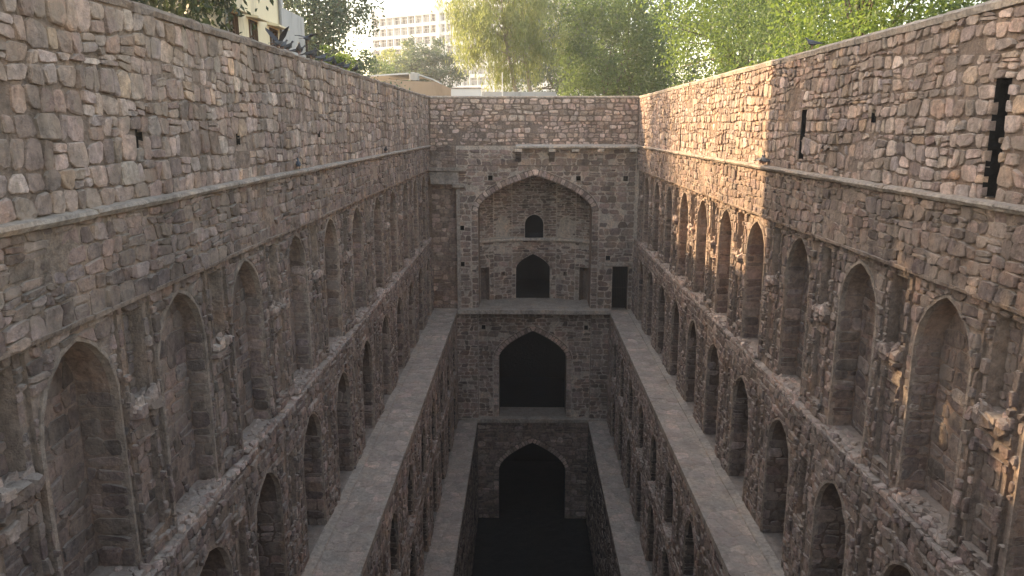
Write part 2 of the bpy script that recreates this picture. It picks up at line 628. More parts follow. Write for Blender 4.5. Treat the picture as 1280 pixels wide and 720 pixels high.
def niche(owner, fr, poly, h0, depth, mat, name='niche', back=True, bmat=None):
    n = len(poly)
    vs = [fr.p(u, v, h0 + 0.03) for u, v in poly] + [fr.p(u, v, h0 - depth) for u, v in poly]
    fs = [(i, (i + 1) % n, (i + 1) % n + n, i + n) for i in range(n)]
    if back: fs.append(tuple(range(n, 2 * n)))
    if fr.flip: fs = [f[::-1] for f in fs]
    me = bpy.data.meshes.new(name)
    me.from_pydata(vs, [], fs)
    return link(name, me, mat, owner)

def voussoirs(owner, fr, poly, width, h0, pal, start=1, name='arch_stone', rel=(0.015, 0.04), gap=0.02, per=None, bed=None):
    """a ring of wedge stones round the curved part of an arch polygon"""
    pts = poly[start + 1:]
    # resample by length
    seg = [0.0]
    for i in range(1, len(pts)):
        seg.append(seg[-1] + math.hypot(pts[i][0] - pts[i - 1][0], pts[i][1] - pts[i - 1][1]))
    n = max(6, int(seg[-1] / (per or width * 0.9)))
    c = (sum(p[0] for p in pts) / len(pts), min(p[1] for p in pts))
    def at(t):
        t = max(0, min(seg[-1], t))
        for i in range(1, len(pts)):
            if seg[i] >= t - 1e-9:
                k = (t - seg[i - 1]) / max(1e-9, seg[i] - seg[i - 1])
                a, b = pts[i - 1], pts[i]
                dx, dy = b[0] - a[0], b[1] - a[1]
                l = math.hypot(dx, dy) or 1
                return (a[0] + dx * k, a[1] + dy * k), (dy / l, -dx / l)
        return pts[-1], (0, 1)
    cuts = [seg[-1] * (i + (R.uniform(-.15, .15) if 0 < i < n else 0)) / n for i in range(n + 1)]
    if bed is not None:
        m = MB(); q = [at(seg[-1] * k / 40) for k in range(41)]
        vs = [fr.p(a[0], a[1], h0 + 0.002) for a, _ in q] + [fr.p(a[0] + k[0] * width, a[1] + k[1] * width, h0 + 0.002) for a, k in q]
        m.add(vs, [(k, k + 1, 42 + k, 41 + k) for k in range(40)])
        m.build('arch_ring_bed', bed, owner)
    for i in range(n):
        (a, na), (b, nb) = at(cuts[i] + 1e-4), at(cuts[i + 1] - 1e-4)
        w1 = width * R.uniform(0.85, 1.1)
        add_stone(owner, fr, [a, (a[0] + na[0] * w1, a[1] + na[1] * w1), (b[0] + nb[0] * w1, b[1] + nb[1] * w1), b], h0, gap, rel, pal, name)

def arch_edge(owner, fr, poly, h0, width=0.06, depth=0.12):
    """thin lime edging that follows a niche opening, jambs and arch"""
    pts = poly[1:] + [poly[0]]
    o, inn = [], []
    for i, p in enumerate(pts):
        a, b = pts[max(0, i - 1)], pts[min(len(pts) - 1, i + 1)]
        dx, dy = b[0] - a[0], b[1] - a[1]
        l = math.hypot(dx, dy) or 1
        w = width * R.uniform(0.6, 1.3)
        o.append((p[0] + dy / l * w, p[1] - dx / l * w))
        inn.append((p[0] - dy / l * 0.012, p[1] + dx / l * 0.012))
    n = len(pts)
    vs = [fr.p(u, v, h0 - depth) for u, v in inn] + [fr.p(u, v, h0 + R.uniform(0.0, 0.03)) for u, v in inn] + [fr.p(u, v, h0 + R.uniform(0.0, 0.025)) for u, v in o] + [fr.p(u, v, h0 - depth * 0.5) for u, v in o]
    m = MB()
    m.add(vs, [(r * n + k, r * n + k + 1, r * n + n + k + 1, r * n + n + k) for r in range(3) for k in range(n - 1)])
    m.build('arch_edge', M['edging'], owner)

def profile_run(pts2d, y0, y1, sgn, X, seg, j, name, mat, parent, axis='y'):
    """slabs of a moulding laid end to end, each a piece of its own; pts2d = (out, z)"""
    y = y0
    while y < y1 - 0.05:
        ny = min(y1, y + seg * R.uniform(0.7, 1.4))
        if y1 - ny < 0.4: ny = y1
        k = max(2, int((ny - y) / 0.35))
        m = MB()
        rows = []
        o, dz = R.uniform(-j, j), R.uniform(-j, j) * 0.5
        for i in range(k + 1):
            t = y + 0.008 + (ny - y - 0.016) * i / k
            row = []
            for q, (a, z) in enumerate(pts2d):
                jj = 0 if a <= -0.05 else 1
                aa = a + jj * (o + R.uniform(-j, j) * 0.8)
                zz = z + jj * (dz + R.uniform(-j, j) * 0.6)
                row.append((X + sgn * aa, t, zz) if axis == 'y' else (t, X + sgn * aa, zz))
            rows.append(row)
        n = len(pts2d)
        fs = []
        for i in range(k):
            for q in range(n):
                fs.append((i * n + q, i * n + (q + 1) % n, (i + 1) * n + (q + 1) % n, (i + 1) * n + q))
        fs += [tuple(range(n)), tuple(k * n + q for q in range(n))]
        m.add([p for r_ in rows for p in r_], fs)
        m.build(name, mat, parent)
        y = ny

# ---------------------------------------------------------------- dimensions of the stepwell (metres, camera at the origin)
XL, XR = -6.35, 7.5
XL1, XR1 = -4.7, 5.95
XL2, XR2 = -3.35, 4.65
YE = 50.0
ZT, ZS, ZB, ZM = 2.0, -1.2, -2.75, -7.38
ZLED, ZLED2, ZPIT = -12.45, -20.55, -28.3
GROUND = -1.15

# ---------------------------------------------------------------- ground
def ground_sheet():
    m = MB()
    xs = [-350, XL - 0.7, XR + 0.7, 350]
    ys = [-300, -3.0, YE + 0.7, 420]
    for i in range(3):
        for k in range(3):
            if i == 1 and k == 1: continue
            m.add([(xs[i], ys[k], GROUND), (xs[i + 1], ys[k], GROUND), (xs[i + 1], ys[k + 1], GROUND), (xs[i], ys[k + 1], GROUND)], [(0, 1, 2, 3)])
    o = m.build('ground', M['earth'])
    o['kind'] = 'structure'
ground_sheet()

BAYS_L = [6.9, 10.15, 13.4, 16.75, 20.6, 24.4, 28.4, 32.4, 36.3, 40.1, 43.9, 47.6]
BAYS_R = [6.3, 9.7, 13.1, 16.6, 20.4, 24.25, 28.0, 31.75, 35.45, 39.2, 42.9, 46.5]

def side_wall(sgn, X, X1, X2, bays, txt):
    """sgn = +1: the wall whose face looks to +x"""
    fr = Frame((X, 0, 0), (0, 1, 0), (0, 0, 1), (sgn, 0, 0))
    y0, y1 = 3.5, YE
    # ---- parapet
    par = empty('parapet_wall')
    props(par, txt['parapet'], 'wall')
    slots = [rect(a, b, c, d) for a, b, c, d in txt['slots']]
    backing(par, fr, (y0, y1, ZS, ZT - 0.12), slots, -0.024, M['mortar'])
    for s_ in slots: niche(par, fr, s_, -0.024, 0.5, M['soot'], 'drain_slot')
    clad(par, fr, (y0, y1, ZS + 0.02, ZT - 0.17), [Hole(s_, -0.02) for s_ in slots], 'coursed', txt['ph'], txt['pw'], 0, txt['pgap'], (0.01, 0.05), txt['ppal'], jit=0.06, bury=0.05)
    # cement coping: a rounded cap over the wall's thickness
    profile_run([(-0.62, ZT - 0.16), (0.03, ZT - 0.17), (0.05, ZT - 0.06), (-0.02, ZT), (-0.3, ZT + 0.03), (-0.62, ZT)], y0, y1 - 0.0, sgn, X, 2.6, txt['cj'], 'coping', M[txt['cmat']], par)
    m = MB()
    m.box(min(X - sgn * 0.6, X - sgn * 0.62), max(X - sgn * 0.6, X - sgn * 0.62), y0, y1, GROUND - 0.2, ZT - 0.1)
    m.build('outer_face', M['mortar'], par)
    finish_stones(par, 300)
    # ---- arcade wall, two tiers
    w = empty('arcade_wall')
    props(w, txt['wall'], 'wall')
    backing(w, fr, (y0, y1, ZB, ZS), [], -0.034, M['arcade_mortar'])
    clad(w, fr, (y0, y1, ZB, ZS - 0.1), [], 'coursed', 0.26, 0.31, 0, 0.02, (0.006, 0.05), txt['pal'], jit=0.05, bury=0.06)
    profile_run([(-0.1, ZS - 0.10), (0.10, ZS - 0.09), (0.16, ZS - 0.02), (0.14, ZS + 0.03), (-0.1, ZS + 0.07)], y0, y1 - 0.02, sgn, X, 1.7, 0.014, 'string_course', M['cement'], w)
    # drip edge above the arches
    profile_run([(-0.14, ZB - 0.03), (0.015, ZB - 0.02), (0.03, ZB + 0.05), (-0.14, ZB + 0.06)], y0, y1 - 0.02, sgn, X, 1.1, 0.012, 'drip_edge', M['arcade_mortar'], w)
    # upper tier
    ha = -0.13
    holes, polys = [], []
    archesA, panels = [], []
    for c in bays:
        if c > y1 - 1.2: continue
        hw = 0.93 + R.uniform(-.03, .03)
        pa = arch(c, hw, -7.28 + R.uniform(-.05, .05), -2.98 + R.uniform(-.04, .02), hw * R.uniform(1.2, 1.32))
        archesA.append((c, hw, pa))
    for k, (c, hw, pa) in enumerate(archesA):
        nxt = archesA[k + 1][0] if k + 1 < len(archesA) else c + 3.4
        pc = (c + nxt) / 2
        if pc > y1 - 0.8: continue
        d = (nxt - c) / 2 - 1.32
        pw_ = min(0.3, d + 0.02)
        panels.append((rect(pc - pw_, pc + pw_, -4.45 + R.uniform(-.1, .1), -2.95), 0.24))
        panels.append((rect(pc - pw_ - 0.02, pc + pw_ + 0.02, -7.0, -5.2 + R.uniform(-.15, .1)), 0.12))
        for s_ in (-1, 1):
            g = pc + s_ * (pw_ + 0.22)
            panels.append((rect(g - 0.045, g + 0.045, -7.2, -2.86), 0.14))
    polys = [a[2] for a in archesA] + [p for p, _ in panels]
    backing(w, fr, (y0, y1, ZM, ZB), polys, ha - 0.034, M['arcade_mortar'])
    hl = [Hole(a[2], 0.04) for a in archesA] + [Hole(p, 0.012) for p, _ in panels]
    clad(w, fr, (y0, y1, ZM, ZB), hl, 'coursed', 0.23, 0.28, ha, 0.02, (0.006, 0.06), txt['pal'], jit=0.035, drop=0.05, bury=0.05)
    for c, hw, pa in archesA:
        spring = pa[2][1]
        dA = 0.66 if (sgn > 0 and c < 11) else txt['depth'] * R.uniform(0.92, 1.1)
        nn = niche(w, fr, pa, ha - 0.034, dA, M['plaster'])
        if not (seen(fr.p(c, -5, 0)) or seen(fr.p(c, -3, 0))): continue
        arch_edge(w, fr, pa, ha)
        fb = Frame(fr.p(0, 0, ha - 0.034 - dA + 0.005), fr.U, fr.V, fr.N)
        clad(w, fb, (c - hw, c + hw, pa[0][1], -3.1), [], 'coursed', 0.3, 0.4, 0, 0.03, (0.008, 0.042), txt['bpal'], jit=0.05, drop=0.05)
        fj = Frame(fr.p(c + hw, 0, ha - 0.02), (-sgn, 0, 0), (0, 0, 1), (0, -1, 0))
        clad(w, fj, (0, dA, pa[0][1], spring + 0.25), [], 'coursed', 0.26, 0.4, 0, 0.026, (0.008, 0.042), txt['pal'], jit=0.02)
        # broken sill stones
        fs_ = Frame(fr.p(c, pa[0][1], ha), (0, 1, 0), (-sgn, 0, 0), (0, 0, 1))
        clad(w, fs_, (-hw - 0.1, hw + 0.1, -0.16, 0.34), [], 'rubble', 0.13, 0.17, -0.03, 0.01, (0.012, 0.06), 'pale', 'sill_stone', jit=0.3, tilt=1.0)
    for p, d in panels:
        niche(w, fr, p, ha - 0.034, d, M['arcade_mortar'], 'sunk_panel')
        wd = p[1][0] - p[0][0]
        if wd > 0.3:
            uc = (p[0][0] + p[1][0]) / 2
            if not seen(fr.p(uc, p[0][1], 0)): continue
            fb = Frame(fr.p(0, 0, ha - d - 0.01), fr.U, fr.V, fr.N)
            clad(w, fb, (p[0][0], p[1][0], p[0][1], p[2][1]), [], 'coursed', 0.27, 0.3, 0, 0.02, (0.01, 0.04), txt['pal'], jit=0.02)
            if d > 0.2:       # little ledge of rough stones under the upper panel
                fs_ = Frame(fr.p(uc, p[0][1] - 0.05, ha), (0, 1, 0), (-sgn, 0, 0), (0, 0, 1))
                clad(w, fs_, (-wd / 2 - 0.12, wd / 2 + 0.12, -0.14, 0.2), [], 'rubble', 0.16, 0.2, 0.0, 0.01, (0.03, 0.13), 'pale', 'ledge_stone', jit=0.3, tilt=1.0)
                clad(w, fr, (uc - wd / 2 - 0.12, uc + wd / 2 + 0.12, p[0][1] - 0.28, p[0][1] - 0.02), [], 'coursed', 0.26, 0.3, ha + 0.03, 0.015, (0.06, 0.13), txt['pal'], 'ledge_stone', jit=0.0)
    # offset between the tiers
    hb = 0.06
    m = MB()
    a, b = sorted((X + sgn * (ha - 0.1), X + sgn * (hb - 0.07)))
    m.box(a, b, y0, y1, ZM - 0.3, ZM - 0.02)
    m.build('tier_offset', M['arcade_mortar'], w)
    fo = Frame(fr.p(0, ZM, 0), (0, 1, 0), (-sgn, 0, 0), (0, 0, 1))
    clad(w, fo, (y0, y1, -hb - 0.02, -ha), [], 'rubble', 0.15, 0.22, -0.03, 0.012, (0.005, 0.05), 'pale', 'ledge_stone', jit=0.3, tilt=1.0)
    # lower tier
    archesB, panelsB = [], []
    zf = ZLED
    for c in bays:
        if c > y1 - 1.2: continue
        hw = 0.96 + R.uniform(-.04, .04)
        archesB.append((c - 0.15, hw, arch(c - 0.15, hw, zf + 0.02, -8.3 + R.uniform(-.05, .05), hw * R.uniform(1.15, 1.3))))
    for k, (c, hw, pa) in enumerate(archesB):
        nxt = archesB[k + 1][0] if k + 1 < len(archesB) else c + 3.4
        pc = (c + nxt) / 2
        if pc > y1 - 0.8: continue
        panelsB.append((rect(pc - 0.2, pc + 0.2, -10.3, -8.5 + R.uniform(-.1, .1)), 0.2))
        for s_ in (-1, 1):
            g = pc + s_ * 0.42
            panelsB.append((rect(g - 0.04, g + 0.04, -12.0, -8.0), 0.12))
    polys = [a[2] for a in archesB] + [p for p, _ in panelsB]
    backing(w, fr, (y0, y1, ZLED - 0.05, ZM), polys, hb - 0.034, M['arcade_mortar'])
    hl = [Hole(a[2], 0.04) for a in archesB] + [Hole(p, 0.012) for p, _ in panelsB]
    clad(w, fr, (y0, y1, ZLED, ZM), hl, 'coursed', 0.2, 0.26, hb, 0.02, (0.006, 0.055), txt['pal'], jit=0.035, drop=0.04, bury=0.045)
    for c, hw, pa in archesB:
        spring = pa[2][1]
        niche(w, fr, pa, hb - 0.034, 1.25, M['dark_plaster'])  # shade of the recess is painted into this lining
        if not (seen(fr.p(c, -10, 0)) or seen(fr.p(c, -8.3, 0)) or seen(fr.p(c, -12, 0))): continue
        arch_edge(w, fr, pa, hb)
        fb = Frame(fr.p(0, 0, hb - 1.26), fr.U, fr.V, fr.N)
        clad(w, fb, (c - hw, c + hw, zf, -8.5), [], 'coursed', 0.28, 0.38, 0, 0.03, (0.008, 0.042), txt['bpal'], jit=0.05, drop=0.05)
        fj = Frame(fr.p(c + hw, 0, hb - 0.02), (-sgn, 0, 0), (0, 0, 1), (0, -1, 0))
        clad(w, fj, (0, 1.2, zf, spring + 0.1), [], 'coursed', 0.28, 0.42, 0, 0.026, (0.008, 0.042), txt['pal'], jit=0.03)
    for p, d in panelsB:
        niche(w, fr, p, hb - 0.034, d, M['arcade_mortar'], 'sunk_panel')
    finish_stones(w, 300)
    # ---- upper walkway (the ledge)
    led = empty('walkway')
    led['kind'] = 'structure'
    a, b = sorted((X - sgn * 1.3, X1 + sgn * 0.06))
    m = MB()
    m.box(a, b, y0, y1 + 0.9, ZLED - 0.22, ZLED)
    m.build('ledge_slab', M['paving'], led)
    fl = Frame((0, 0, ZLED), (1, 0, 0), (0, 1, 0), (0, 0, 1))
    a, b = sorted((X + sgn * 0.36, X1 + sgn * 0.03))
    clad(led, fl, (a, b, 14.0, y1), [], 'rubble', 0.5, 0.42, 0, 0.02, (0.004, 0.016), 'pale', 'paving_stone', jit=0.3, drop=0.25)
    profile_run([(-0.02, ZLED), (0.30, ZLED), (0.28, ZLED + 0.05), (-0.02, ZLED + 0.07)], 14, y1, sgn, X + sgn * 0.07, 2.2, 0.012, 'kerb', M['paving'], led)
    finish_stones(led, 300)
    # ---- lower arcade wall
    w2 = empty('lower_arcade_wall')
    props(w2, txt['low'], 'wall')
    f2 = Frame((X1, 0, 0), (0, 1, 0), (0, 0, 1), (sgn, 0, 0))
    z0 = 16.0
    A, P = [], []
    for c in bays:
        if c < z0 + 1 or c > y1 - 1.2: continue
        A.append((c - 0.2, 0.8, arch(c - 0.2, 0.8, -16.35, -13.65 + R.uniform(-.05, .05), 0.8 * 1.25)))
        A.append((c - 0.3, 0.84, arch(c - 0.3, 0.84, ZLED2 + 0.03, -17.15 + R.uniform(-.05, .05), 0.84 * 1.2)))
        pc = c + 1.7
        if pc < y1 - 0.8:
            P.append((rect(pc - 0.22, pc + 0.22, -15.9, -14.1), 0.2))
            P.append((rect(pc - 0.2, pc + 0.2, -19.6, -17.7), 0.2))
            for s_ in (-1, 1):
                P.append((rect(pc + s_ * 0.5 - 0.04, pc + s_ * 0.5 + 0.04, -16.3, -13.3), 0.12))
    backing(w2, f2, (z0, y1, ZLED2 - 0.05, ZLED - 0.22), [a[2] for a in A] + [p for p, _ in P], -0.034, M['arcade_mortar'])
    hl = [Hole(a[2], 0.04) for a in A] + [Hole(p, 0.01) for p, _ in P]
    clad(w2, f2, (z0, y1, ZLED2, ZLED - 0.24), hl, 'coursed', 0.26, 0.34, 0, 0.02, (0.01, 0.05), 'grey', jit=0.03, drop=0.05)
    for c, hw, pa in A:
        niche(w2, f2, pa, -0.034, 1.5, M['dark_slab'])  # dark lining puts the shade of the niche depth into the colour
        arch_edge(w2, f2, pa, 0)
        sp = pa[2][1]
        fj = Frame(f2.p(c + hw, 0, -0.02), (-sgn, 0, 0), (0, 0, 1), (0, -1, 0))
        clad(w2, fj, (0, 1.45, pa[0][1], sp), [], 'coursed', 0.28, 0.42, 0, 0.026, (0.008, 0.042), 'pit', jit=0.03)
        if pa[0][1] > -17:
            fs_ = Frame(f2.p(c, pa[0][1], 0), (0, 1, 0), (-sgn, 0, 0), (0, 0, 1))
            clad(w2, fs_, (-hw - 0.05, hw + 0.05, -0.12, 0.3), [], 'rubble', 0.14, 0.2, -0.02, 0.012, (0.015, 0.08), 'pale', 'sill_stone', jit=0.3, tilt=1.0)
    for p, d in P: niche(w2, f2, p, -0.034, d, M['arcade_mortar'], 'sunk_panel')
    # tier line
    profile_run([(-0.1, -16.62), (0.05, -16.6), (0.05, -16.45), (-0.1, -16.42)], z0, y1 - 0.02, sgn, X1, 1.4, 0.02, 'tier_course', M['arcade_mortar'], w2)
    finish_stones(w2, 150)
    # ---- lower walkway
    l2 = empty('lower_walkway')
    l2['kind'] = 'structure'
    a, b = sorted((X1 - sgn * 0.9, X2 + sgn * 0.05))
    m = MB()
    m.box(a, b, z0, y1 + 0.4, ZLED2 - 0.2, ZLED2)
    m.build('ledge_slab', M['paving'], l2)
    fl = Frame((0, 0, ZLED2), (1, 0, 0), (0, 1, 0), (0, 0, 1))
    a, b = sorted((X1 + sgn * 0.05, X2 + sgn * 0.02))
    clad(l2, fl, (a, b, 26.0, y1), [], 'rubble', 0.6, 0.45, 0, 0.02, (0.004, 0.014), 'pale', 'paving_stone', jit=0.3, drop=0.25)
    finish_stones(l2, 120)
    # ---- pit wall
    w3 = empty('pit_wall')
    props(w3, txt['pit'], 'wall')
    f3 = Frame((X2, 0, 0), (0, 1, 0), (0, 0, 1), (sgn, 0, 0))
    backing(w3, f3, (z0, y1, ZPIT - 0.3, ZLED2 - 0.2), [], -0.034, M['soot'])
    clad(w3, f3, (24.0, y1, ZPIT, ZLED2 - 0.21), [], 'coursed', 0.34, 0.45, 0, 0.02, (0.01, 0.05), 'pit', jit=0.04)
    finish_stones(w3, 60)

side_wall(1, XL, XL1, XL2, BAYS_L, dict(
    parapet='shaded rubble parapet above the string course, rising toward the cream building side',
    wall='long shaded stone wall with two tiers of blind arches, below the pigeon-lined parapet',
    low='small-arched lower wall under the walkway below the fully shaded arcade wall',
    pit='dark plain pit wall below the lower walkway on the fully shaded side',
    slots=[(12.27, 12.43, -0.34, -0.02), (16.57, 16.71, -0.38, -0.14), (23.2, 23.3, -0.3, -0.1)],
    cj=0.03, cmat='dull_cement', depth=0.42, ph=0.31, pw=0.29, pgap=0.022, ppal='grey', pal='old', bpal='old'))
side_wall(-1, XR, XR1, XR2, BAYS_R, dict(
    parapet='rubble parapet with ochre stones and tall dark slots, its far stretch sunlit',
    wall='long stone wall with two tiers of blind arches, upper arches partly in sunlight',
    low='small-arched lower wall under the walkway below the partly sunlit arcade wall',
    pit='dark plain pit wall below the lower walkway on the partly sunlit side',
    slots=[(11.98, 12.32, -1.1, 0.75), (20.42, 20.68, -0.85, 0.46), (16.4, 16.55, 0.1, 0.36), (28.52, 28.68, -1.12, -0.25), (36.5, 36.63, -1.1, -0.1), (40.25, 40.37, -1.1, -0.1), (47.3, 47.45, -1.1, 0.7)],
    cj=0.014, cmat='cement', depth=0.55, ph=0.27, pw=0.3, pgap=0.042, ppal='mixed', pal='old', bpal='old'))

# ---------------------------------------------------------------- end wall
def end_wall():
    # parapet across the end
    par = empty('parapet_wall')
    props(par, 'pale-pointed rubble parapet crossing above the big alcove and its bracketed cornice', 'wall')
    fe = Frame((0, YE, 0), (1, 0, 0), (0, 0, 1), (0, -1, 0))
    backing(par, fe, (XL, XR, ZS, ZT - 0.13), [], -0.02, M['mortar'])
    clad(par, fe, (XL + 0.05, XR - 0.05, 0.35, ZT - 0.16), [], 'coursed', 0.40, 0.44, 0, 0.085, (0.02, 0.08), 'light', jit=0.05, drop=0.02, bury=0.03)
    clad(par, fe, (XL + 0.05, XR - 0.05, ZS + 0.02, 0.36), [], 'coursed', 0.26, 0.34, 0, 0.06, (0.0, 0.05), 'light', jit=0.06, drop=0.12, bury=0.05)
    profile_run([(-0.6, ZT - 0.15), (0.03, ZT - 0.15), (0.05, ZT - 0.05), (-0.02, ZT), (-0.6, ZT)], XL + 0.02, XR - 0.02, -1, YE, 2.6, 0.012, 'coping', M['cement'], par, axis='x')
    m = MB(); m.box(XL - 0.6, XR + 0.6, YE + 0.6, YE + 0.62, GROUND - 0.2, ZT - 0.1); m.build('outer_face', M['mortar'], par)
    finish_stones(par, 220, mat='clean_stone')

    t = empty('end_tower')
    props(t, 'tall end wall holding the great pointed alcove and the dark arches stacked below', 'tower')
    XA = -4.6
    al = arch(0.71, 3.86, -12.3, -3.14, 2.45, 14, flat=True)
    door = rect(6.05, 7.13, -12.4, -9.33)
    small = [rect(x - 0.15, x + 0.15, z - 0.16, z + 0.16) for x, z in ((-4.25, -6.7), (-4.25, -9.2), (-2.3, -3.32), (3.6, -3.35), (6.75, -3.35), (5.72, -8.75), (6.1, -3.0))][:6]
    polys = [al, door] + small
    r = (XA, XR + 1.0, -12.4, ZS)
    backing(t, fe, r, polys, -0.012, M['pale_mortar'])
    hl = [Hole(al, 0.48), Hole(door, 0.02), Hole(rect(5.55, 7.49, -9.33, -9.05), 0.02)] + [Hole(s_, 0.02) for s_ in small]
    clad(t, fe, (XA, XR - 0.08, -2.5, ZS - 0.25), hl, 'coursed', 0.36, 0.55, 0, 0.05, (0.01, 0.045), 'tower', jit=0.04, drop=0.06)
    clad(t, fe, (XA + 0.02, XR - 0.08, -12.35, -2.5), hl, 'coursed', 0.38, 0.55, 0, 0.05, (0.01, 0.05), 'tower', jit=0.03, drop=0.04)
    voussoirs(t, fe, al, 0.46, 0, 'light', name='arch_stone', rel=(0.03, 0.06), gap=0.055, per=0.27, bed=M['mortar'])
    # jamb of the alcove below the spring
    for s_ in (-1, 1):
        x = 0.71 + s_ * 3.86
        clad(t, fe, (min(x, x + s_ * 0.46), max(x, x + s_ * 0.46), -12.3, -5.6), [], 'coursed', 0.36, 0.45, 0, 0.045, (0.01, 0.05), 'tower', jit=0.0)
    for s_ in small: niche(t, fe, s_, -0.012, 0.5, M['soot'], 'putlog_hole')
    # thin line above the arch
    profile_run([(-0.05, -2.54), (0.035, -2.54), (0.035, -2.47), (-0.05, -2.46)], -3.8, 7.4, -1, YE, 1.8, 0.008, 'drip_edge', M['mortar'], t, axis='x')
    # cornice and its brackets
    profile_run([(-0.1, ZS - 0.16), (0.58, ZS - 0.14), (0.6, ZS - 0.03), (-0.1, ZS + 0.12)], -0.6, 7.46, -1, YE, 1.6, 0.018, 'cornice_slab', M['limed'], t, axis='x')
    for x in (-0.42, 1.8, 3.35, 5.0, 7.15):
        z = ZS - 0.16
        stub = x in (3.35, 7.15)
        m = MB(); m.box(x - 0.23, x + 0.23, YE - 0.52, YE + 0.02, z - 0.22, z - 0.003, 0.015)
        br = m.build('bracket', M['limed'], t, bevel=0.02)
        if stub: continue
        w_ = 0.19
        prof = [(0.0, z - 0.223), (0.44, z - 0.223), (0.42, z - 0.36), (0.27, z - 0.42), (0.25, z - 0.66), (0.12, z - 0.74), (0.0, z - 0.95)]
        n = len(prof)
        m = MB()
        m.add([(x - w_, YE - a, b) for a, b in prof] + [(x + w_, YE - a, b) for a, b in prof],
              [tuple(range(n)), tuple(range(n, 2 * n))] + [(i, (i + 1) % n, (i + 1) % n + n, i + n) for i in range(n)])
        m.build('scroll', M['dark_slab'] if x < 4 else M['cement'], br, bevel=0.015)
    # left bay, set back
    fb = Frame((0, YE + 0.55, 0), (1, 0, 0), (0, 0, 1), (0, -1, 0))
    backing(t, fb, (XL - 1.5, XA, ZLED, ZS), [], -0.012, M['mortar'], 'bay_core')
    clad(t, fb, (XL, XA, ZLED, -2.9), [], 'coursed', 0.3, 0.42, 0, 0.03, (0.01, 0.06), 'tower', jit=0.04)
    m = MB(); m.box(XA, XA + 0.02, YE, YE + 0.6, ZLED, ZS); m.build('bay_corner', M['mortar'], t)
    fc = Frame((XA, YE, 0), (0, 1, 0), (0, 0, 1), (-1, 0, 0))
    clad(t, fc, (0, 0.55, ZLED, -2.8), [], 'coursed', 0.4, 0.5, 0, 0.03, (0.01, 0.03), 'tower', jit=0.02)
    m = MB(); m.box(XL - 0.6, XA + 0.02, YE + 0.02, YE + 0.54, -2.82, ZS - 0.002); m.build('bay_head', M['mortar'], t)
    fh = Frame((0, YE + 0.02, 0), (1, 0, 0), (0, 0, 1), (0, -1, 0))
    clad(t, fh, (XL, XA, -2.75, ZS), [], 'coursed', 0.34, 0.5, 0, 0.045, (0.01, 0.05), 'tower', jit=0.03)
    m = MB(); m.box(XL - 0.4, -3.95, YE - 0.35, YE + 0.5, -2.86, -2.64, 0.03); m.build('lintel_slab', M['cement'], t, bevel=0.02)
    m = MB(); m.box(XL + 0.01, -4.42, YE - 0.22, YE + 0.5, -3.75, -2.87, 0.03); m.build('lintel_beam', M['cement'], t, bevel=0.03)
    m = MB(); m.box(-4.85, -3.98, YE - 0.28, YE + 0.4, -3.95, -3.7, 0.04); m.build('lintel_slab', M['cement'], t, bevel=0.02)
    # corner strip
    m = MB(); m.box(XA - 0.02, XA + 0.24, YE - 0.05, YE + 0.02, ZLED, -3.9); m.build('corner_strip', M['cement'], t, bevel=0.02)
    # alcove vault
    vault = niche(t, fe, al, -0.012, 3.6, M['plaster'], 'alcove_vault', back=False)
    nodes = [(-3.25, 51.75), (-2.2, 52.5), (-0.9, 53.0), (2.3, 53.0), (3.65, 52.5), (4.7, 51.75)]
    cham = []
    for i in range(5):
        (xa, ya), (xb, yb) = nodes[i], nodes[i + 1]
        L = math.hypot(xb - xa, yb - ya)
        ux, uy = (xb - xa) / L, (yb - ya) / L
        ff = Frame((xa, ya, 0), (ux, uy, 0), (0, 0, 1), (uy, -ux, 0))
        holes, deps, grow = [], [], 0.02
        if i == 2:
            holes = [arch(1.53, 1.23, -12.25, -8.98, 1.1, 8), arch(1.6, 0.66, -7.78, -6.12, 0.72, 7)]
            deps = [None, None]
        elif i in (0, 4):
            c = L / 2 - (0.1 if i == 0 else -0.1)
            holes = [rect(c - 0.36, c + 0.36, -12.3, -9.82)]
            deps = [0.5]
        else:
            c = L / 2
            holes = [arch(c, 0.46, -7.7, -6.25, 0.55, 6), rect(c - 0.14, c + 0.14, -10.55, -10.25)]
            deps = [0.07, 0.4]
        backing(t, ff, (0, L, -12.4, -3.0), holes, -0.012, M['plaster'] if False else M['pale_mortar'], 'alcove_back')
        hl = [Hole(h_, 0.03) for h_ in holes]
        clad(t, ff, (0, L, -12.35, -8.9), hl, 'coursed', 0.36, 0.5, 0, 0.05, (0.01, 0.05), 'tower', jit=0.05, drop=0.06)
        clad(t, ff, (0, L, -8.85, -8.05), hl, 'coursed', 0.16, 0.5, -0.015, 0.02, (0.0, 0.02), 'tower', jit=0.02, drop=0.3)
        clad(t, ff, (0, L, -7.7, -3.2), hl, 'coursed', 0.16, 0.45, -0.01, 0.03, (0.0, 0.025), 'tower', jit=0.02, drop=0.12)
        for h_, d in zip(holes, deps):
            if d is None: niche(t, ff, h_, -0.012, 0.6, M['soot'], 'doorway', back=False)
            else: niche(t, ff, h_, -0.012, d, M['mortar'] if d > 0.1 else M['pale_mortar'], 'blind_niche')
        if i == 2:
            voussoirs(t, ff, holes[0], 0.24, 0.0, 'tower', gap=0.04, rel=(0.01, 0.04))
        # the curved stone band: one slab per facet
        m = MB()
        pa_ = [ff.p(-0.0 if i == 0 else 0.01, -7.98, 0.0), ff.p(L - 0.01, -7.98, 0.0)]
        vs = []
        for u in (0.01, L - 0.01):
            for z, h_ in ((-7.98, -0.1), (-7.98, 0.22), (-7.80, 0.24), (-7.78, -0.1)):
                vs.append(ff.p(u, z, h_))
